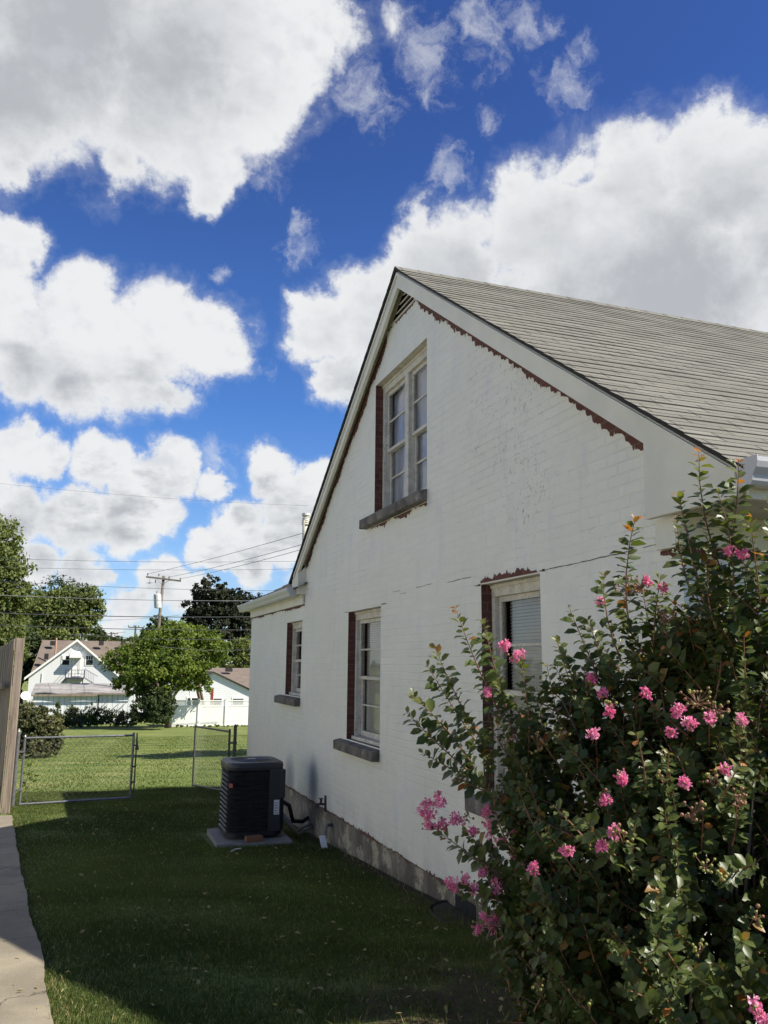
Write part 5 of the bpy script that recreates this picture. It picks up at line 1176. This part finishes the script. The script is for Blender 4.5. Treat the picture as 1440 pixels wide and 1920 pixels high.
# ------------------------------------------------------------------ poles and wires
def build_poles():
    Y = 76.
    top = atY(307, 1080, Y); bot = atY(289, 1260, Y); g = thing('utility_pole', 'tall leaning wooden utility pole with crossarm and grey transformer', 'utility pole', (bot.x-.25, Y, gz(0, Y)), 'utility poles')
    mb = MB(); dn = (bot-top).normalized(); foot = top+dn*((top.z-gz(0, Y)+.3)/-dn.z); mb.tube([foot, bot, top], [.19, .165, .12], 10); mb.build('pole', M['pole wood'], g, smooth=True)
    a = atY(274, 1081.5, Y-.15); b_ = atY(339.5, 1089.5, Y-.15); mb = MB(); d_ = (b_-a)/2; mb.obox((a+b_)/2, d_, (0, .05, 0), (0, 0, .075)); mb.build('crossarm', M['pole wood'], g)
    mb = MB(); m_ = atY(304, 1096, Y-.2)
    for x, y in ((293, 1085), (318, 1088)): mb.tube([atY(x, y, Y-.2), m_], .02, 4)
    mb.build('brace', M['galvanised steel'], g)
    for x, y in ((277, 1077), (317, 1083), (338, 1086), (298, 1078)):
        p = atY(x, y, Y-.15); mb = MB(); mb.tube([p+Vector((0, 0, -.12)), p+Vector((0, 0, .0)), p+Vector((0, 0, .12))], [.02, .06, .035], 8); mb.build('insulator', M['porcelain'], g)
    p = atY(295, 1115, Y-.35); q = atY(296, 1139.5, Y-.35); mb = MB(); ta = .32; mb.tube([q+Vector((0, 0, -.04)), q, p, p+Vector((0, 0, .06))], [ta*.85, ta, ta, ta*.8], 16); tf = mb.build('transformer', M['transformer grey'], g)
    mb = MB(); mb.tube([p+Vector((-.05, 0, .05)), p+Vector((-.05, 0, .32))], .04, 6); mb.build('bushing', M['porcelain'], tf)
    mb = MB(); p = atY(280, 1093, Y-.2); mb.tube([p-Vector((.28, 0, .02)), p+Vector((.28, 0, .02))], [.015, .015], 5); mb.tube([p-Vector((.1, 0, .01)), p+Vector((.1, 0, .01))], .05, 6); mb.tube([p, p+Vector((.05, 0, .45))], .012, 4); mb.build('arrester', M['porcelain'], g)
    mb = MB(); p = atY(291.5, 1093, Y-.2); mb.tube([p, p+Vector((0, 0, .3))], .05, 6); mb.build('fuse_cutout', M['porcelain'], g)
    for (x, y0, y1, xa, xb, ya, Yd, lab) in ((254.5, 1173, 1215, 241, 270, 1176, 135., 'smaller distant utility pole seen between the house roof and the green tree'), (209.5, 1185, 1210, 199, 221, 1188, 175., 'tiny farthest utility pole above the brown roof')):
        t = atY(x, y0, Yd); g2_ = thing('utility_pole', lab, 'utility pole', (t.x, Yd, gz(0, Yd)), 'utility poles')
        mb = MB(); mb.tube([(t.x, Yd, gz(0, Yd)), (t.x, Yd, t.z)], [.22, .14], 8); mb.build('pole', M['pole wood'], g2_)
        a = atY(xa, ya, Yd); b_ = atY(xb, ya+1, Yd); mb = MB(); mb.box((a.x, Yd-.12, a.z-.1), (b_.x, Yd-.02, a.z+.06)); mb.build('crossarm', M['pole wood'], g2_)
        mb = MB()
        for k in (0, .35, .65, 1): xx = a.x+(b_.x-a.x)*k; mb.tube([(xx, Yd-.07, a.z), (xx, Yd-.07, a.z+.3)], .07, 5)
        mb.build('insulator', M['porcelain'], g2_)
build_poles()
def wire(p, q, r, label, m, sag=.3, ext=1.0):
    p, q = Vector(p), Vector(q); d_ = q-p; a = p-d_*ext; b_ = q+d_*ext; P = []
    n = 28
    for i in range(n+1):
        t = i/n; v = a.lerp(b_, t); s = 4*(t-.5)**2; v.z += sag*s-sag*.15; P.append(v)
    mb = MB(); mb.tube(P, r, 5, False); o = mb.build('overhead_wire', M[m]); tag(o, label, 'wire', 'overhead wires')
for (x0, y0, x1, y1, Y, r, lab, m) in [
        (43, 913, 480, 946, 60, .007, 'highest thin overhead wire crossing the clouds', 'wire'),
        (0, 1049, 480, 1055, 68, .013, 'upper of the two thin wires passing just above the pole crossarm', 'wire'),
        (0, 1065, 480, 1069.5, 68, .012, 'lower of the two thin wires passing just above the pole crossarm', 'wire'),
        (0, 1092, 470, 1109, 66, .015, 'wire passing between the crossarm and the transformer', 'wire'),
        (0, 1118, 470, 1128.5, 64, .022, 'thick pale cable passing across the transformer', 'light wire'),
        (0, 1151.5, 470, 1158.5, 64, .030, 'thick dark cable just below the transformer', 'wire'),
        (0, 1174, 470, 1183, 62, .024, 'dark cable skimming the top of the green tree', 'wire'),
        (0, 1198, 190, 1191.5, 70, .013, 'thin wire rising over the ridge of the white house', 'wire'),
        (200, 1196, 470, 1200, 62, .018, 'dark wire crossing the upper crown of the green tree', 'wire'),
        (335, 1218, 470, 1219.5, 60, .022, 'lowest dark wire crossing the right side of the green tree', 'wire'),
        (150, 1164, 300, 1158.5, 90, .014, 'thin wire sloping up to the pole below the transformer', 'wire')]:
    wire(atY(x0, y0, Y), atY(x1, y1, Y), r, lab, m, .25, .25)
for (x0, y0, x1, y1, lab) in ((277, 1076, 566, 996, 'steepest wire rising from the left end of the crossarm to the right'), (316, 1082, 566, 1017, 'wire rising from the middle of the crossarm behind the gable'), (338, 1085, 566, 1026, 'wire rising from the right end of the crossarm behind the gable')):
    p = atY(x0, y0, 75.8); q = atY(x1, y1, 40.); P = [p.lerp(p+(q-p)*1.25, t/16)-Vector((0, 0, .5*4*(t/16)*(1-t/16)*.35)) for t in range(17)]
    mb = MB(); mb.tube(P, .014, 5, False); o = mb.build('overhead_wire', M['wire']); tag(o, lab, 'wire', 'overhead wires')

# ------------------------------------------------------------------ trees and bushes
Bp = pxblob
tree('shade_tree', 'spreading light green tree between the shed and the vinyl fence', (atY(316, 1340, 64).x, 64, gz(0, 64)),
     [Bp(230, 1243, 64, 34, 24), Bp(262, 1225, 64, 38, 28), Bp(300, 1205, 64, 40, 26), Bp(345, 1195, 64, 40, 26), Bp(385, 1210, 64, 36, 26), Bp(408, 1225, 64, 22, 22), Bp(250, 1268, 63, 34, 22), Bp(290, 1255, 63, 46, 34), Bp(335, 1240, 63, 44, 34), Bp(372, 1240, 64, 30, 26), Bp(325, 1178, 65, 26, 14), Bp(360, 1265, 64.5, 26, 18), Bp(228, 1285, 63, 18, 12), Bp(290, 1290, 63, 34, 16), Bp(380, 1285, 65, 18, 16), Bp(345, 1285, 64, 20, 16), Bp(255, 1295, 63, 22, 14), Bp(335, 1270, 63.5, 30, 16)], 34000, .20, M['maple leaf'], .22, clump=.30, up=.5, shell=.35)
mound = thing('ivy_mound', 'dark dense vine covered mound under the light green tree', 'bush', (atY(280, 1360, 62).x, 62, gz(0, 62)))
crown('foliage', [Bp(300, 1332, 61.4, 24, 32), Bp(322, 1325, 61.6, 10, 26), Bp(268, 1335, 62, 24, 24), Bp(292, 1325, 62, 26, 34), Bp(280, 1305, 62, 26, 20), Bp(306, 1310, 62.5, 14, 34), Bp(300, 1345, 62, 20, 16), Bp(252, 1350, 62, 12, 14)], 13000, .16, M['dark leaf'], mound, shell=.4)
tree('oak_tree', 'tall dark leafy tree cut by the left edge of the photo', (atY(-40, 1250, 78).x, 78, gz(0, 78)),
     [Bp(-20, 1010, 78, 50, 44), Bp(10, 1060, 78, 40, 36), Bp(-50, 1080, 78, 70, 60), Bp(20, 1120, 78, 34, 34), Bp(-10, 1170, 78, 50, 50), Bp(30, 1105, 78, 20, 20), Bp(-40, 1230, 78, 50, 40), Bp(10, 1220, 79, 34, 34)], 26000, .30, M['olive leaf'], .4, clump=.26, shell=.5)
tree('maple_tree', 'broad green tree behind the left part of the white house roof', (atY(160, 1250, 108).x, 108, gz(0, 108)),
     [Bp(80, 1150, 108, 34, 36), Bp(120, 1140, 108, 36, 36), Bp(165, 1125, 108, 27, 24), Bp(168, 1150, 108, 24, 24), Bp(150, 1170, 108, 28, 22), Bp(60, 1190, 108, 40, 36), Bp(110, 1190, 108, 40, 30)], 22000, .36, M['olive leaf'], .4, clump=.28, shell=.45)
tree('locust_tree', 'thin topped grey green tree behind the broad green tree at left', (atY(110, 1250, 125).x, 125, gz(0, 125)),
     [Bp(100, 1110, 125, 26, 28), Bp(128, 1100, 125, 24, 22), Bp(70, 1140, 125, 34, 30), Bp(40, 1150, 125, 34, 34), Bp(110, 1150, 125, 40, 40)], 7000, .30, M['dark leaf'], .4, clump=.35, shell=.3)
tree('hackberry_tree', 'dark tree low behind the left eave of the white house', (atY(40, 1270, 98).x, 98, gz(0, 98)),
     [Bp(30, 1200, 98, 36, 34), Bp(55, 1225, 98, 26, 30), Bp(20, 1250, 98, 36, 40), Bp(50, 1265, 97, 16, 20)], 9000, .34, M['dark leaf'], .35, clump=.26)
tree('evergreen_tree', 'big dark rounded evergreen behind the low sided house', (atY(400, 1250, 112).x, 112, gz(0, 112)),
     [Bp(396, 1112, 112, 30, 28), Bp(378, 1140, 112, 28, 28), Bp(410, 1140, 112, 38, 34), Bp(368, 1165, 112, 26, 20), Bp(440, 1150, 112, 34, 34), Bp(400, 1175, 112, 44, 30), Bp(450, 1185, 112, 34, 30), Bp(352, 1168, 112, 10, 8)], 26000, .36, M['evergreen leaf'], .5, clump=.16, shell=.6, per=40)
tree('evergreen_tree', 'second dark evergreen right of the big one with a small pointed top', (atY(455, 1250, 118).x, 118, gz(0, 118)),
     [Bp(455, 1120, 118, 16, 16), Bp(468, 1140, 118, 26, 26), Bp(470, 1180, 118, 40, 40), Bp(500, 1160, 118, 36, 40)], 12000, .36, M['evergreen leaf'], .5, clump=.16, shell=.6, per=40)
tree('leafy_tree', 'mid green tree just over the ridge of the low sided house', (atY(440, 1270, 104).x, 104, gz(0, 104)),
     [Bp(430, 1225, 104, 26, 20), Bp(460, 1222, 104, 30, 24), Bp(405, 1235, 104, 20, 14), Bp(440, 1245, 104, 40, 14)], 8000, .32, M['olive leaf'], .35, clump=.28)
tree('spruce_tree', 'dark spruce standing around the foot of the utility pole', (atY(297, 1260, 82).x, 82, gz(0, 82)),
     [Bp(297, 1163, 82, 12, 10), Bp(305, 1172, 82, 16, 12), Bp(290, 1180, 82, 16, 12), Bp(318, 1180, 82, 18, 12), Bp(290, 1195, 82, 26, 14), Bp(275, 1193, 82, 14, 7), Bp(310, 1200, 82, 34, 22)], 9000, .24, M['dark leaf'], .2, clump=.25)
for i, (x, y, Yd, r) in enumerate(((185, 1192, 150, 14), (205, 1196, 160, 12), (225, 1198, 170, 13), (245, 1200, 155, 12), (178, 1180, 140, 12))):
    tree('distant_tree', ['low distant tree just right of the broad green tree', 'small distant tree below the farthest utility pole', 'faint distant tree between the two far utility poles', 'distant tree by the foot of the middle utility pole', 'wispy distant tree touching the broad green tree'][i], (atY(x, 1215, Yd).x, Yd, gz(0, Yd)), [Bp(x, y+6, Yd, r, 10), Bp(x+8, y+10, Yd, r, 10), Bp(x-8, y+11, Yd, r, 10)], 1800, .45, M['dark leaf'], .25, group='distant trees on the horizon')
tl = thing('far_woods', None, None, (0, 190, -5)); bl = []
for i in range(60): x = -140+i*6.5; bl.append((x+random.uniform(-2, 2), 190+random.uniform(-6, 6), -1+random.uniform(-1, 1.2), 6, 4, 4.5))
bpy.data.objects.remove(tl)
fw = crown('far_woods', bl, 26000, 1.1, M['dark leaf'], None, shell=.4); tag(fw, 'low line of far woods behind the houses', 'woods', kind='stuff')
# bush by the gate
b1 = thing('bush', 'rounded dark bush just behind the closed chain link gate', 'bush', (atY(75, 1400, 30).x, 30, gz(0, 30)), )
crown('foliage', [Bp(60, 1350, 30, 28, 26), Bp(88, 1360, 30, 24, 26), Bp(75, 1388, 30, 36, 26), Bp(100, 1393, 30, 16, 20), Bp(45, 1380, 30, 22, 36), Bp(65, 1336, 30, 22, 13), Bp(70, 1408, 30, 38, 14)], 17000, .085, M['bush leaf'], b1, shell=.5, clump=.2)
mb = MB()
for i in range(7): a = Vector(b1.location); e = Vector(atY(random.uniform(45, 100), random.uniform(1345, 1380), 30)); mb.tube([a, a.lerp(e, .5)+Vector((0, 0, .1)), e], [.03, .02, .008], 5)
mb.build('stems', M['bark'], b1)
v1 = thing('vine', 'small leafy vine climbing the hinge side of the chain link gate', 'plant', (GA.x+.1, GA.y+.1, gz(0, GA.y)))
crown('foliage', [Bp(60, 1430, 15.6, 7, 7), Bp(52, 1450, 15.6, 8, 8), Bp(62, 1462, 15.6, 6, 8), Bp(46, 1475, 15.6, 6, 8), Bp(44, 1500, 15.6, 5, 5)], 130, .055, M['maple leaf'], v1, per=8, clump=.5, shell=.2)
mb = MB(); mb.tube([Vector(v1.location), atY(48, 1470, 15.7), atY(60, 1425, 15.7)], .004, 4); mb.build('stem', M['bark'], v1)
# weeds along the shed
weeds = [(125, 1345, 14, 18, 'olive leaf', 'brownish green weed clump left of the dark stake before the shed'), (137, 1338, 12, 18, 'bush leaf', 'tall ragged weed clump in front of the shed middle'), (165, 1340, 12, 16, 'maple leaf', 'bright green weed clump just right of the dark stake'), (183, 1336, 12, 10, 'dark leaf', 'dark leafy clump below the leaning branches'), (207, 1342, 14, 11, 'olive leaf', 'low grey green weeds in front of the shed'), (230, 1343, 11, 11, 'bush leaf', 'reddish tinged weeds beside the vine mound'), (112, 1350, 10, 12, 'dark leaf', 'dark weeds beside the rounded bush'), (150, 1352, 18, 8, 'bush leaf', 'low weeds around the dark stake'), (108, 1322, 4, 10, 'olive leaf', 'single tall pale weed against the left of the shed wall')]
for (x, y, rx, ry, m, lab) in weeds:
    Yw = 68.5; p = thing('weed_clump', lab, 'plant', (atY(x, 1358, Yw).x, Yw, gz(0, Yw)), 'weeds along the shed'); zz = gz(0, Yw)
    bb = list(Bp(x, y, Yw, rx, ry)); zb_ = zz+.25; crown('foliage', [tuple(bb), (bb[0]-bb[3]*.6, bb[1], (bb[2]+zz)/2, bb[3]*.8, .5, max(.2, (bb[2]-zz)/2)), (bb[0]+bb[3]*.7, bb[1], (bb[2]+zz)/2-.1, bb[3]*.8, .5, max(.2, (bb[2]-zz)/2))], 1500, .13, M[m], p, clump=.4, shell=.1)
    mb = MB()
    for k in range(4): mb.tube([Vector(p.location), Vector((bb[0]+random.uniform(-.5, .5)*bb[3], bb[1], bb[2]+random.uniform(-.3, .6)*bb[5]))], .02, 4)
    mb.build('stem', M['bark'], p)
for (x, y0, y1, lab) in ((152, 1333, 1360, 'thin dark stake standing among the weeds'), (238.5, 1340, 1360, 'thin dark stake left of the vine mound')):
    q = atY(x, y1, 66.5); t = atY(x, y0, 66.5); mb = MB(); mb.tube([(q.x, 66.5, gz(0, 66.5)-.1), (t.x, 66.5, t.z)], .06, 6); mb.tube([(t.x, 66.5, t.z), (t.x, 66.5, t.z+.06)], [.075, .03], 6); o = mb.build('stake', M['dark flashing']); tag(o, lab, 'stake', 'stakes in front of the shed')
# a tree hidden behind the house whose shade falls across the back lawn
tree('yard_tree', 'leafy tree standing behind the house whose shade crosses the back lawn', (12, 24.2, gz(0, 24)), [(12, 24.4, 7.4, 2.2, 1.9, 1.2), (9.9, 24.0, 7.2, 1.9, 1.5, .9), (14.4, 24.9, 7.4, 2.0, 1.7, 1.1)], 14000, .25, M['maple leaf'], .25, clump=.3, shell=.1)
# low ground cover beneath the vinyl fence
gc = crown('ground_cover', [Bp(x, 1362, 64.5, 9, 3) for x in range(330, 560, 12)], 2500, .14, M['maple leaf'], None, shell=.2); tag(gc, 'low weeds at the foot of the vinyl fence', 'weeds', kind='stuff')
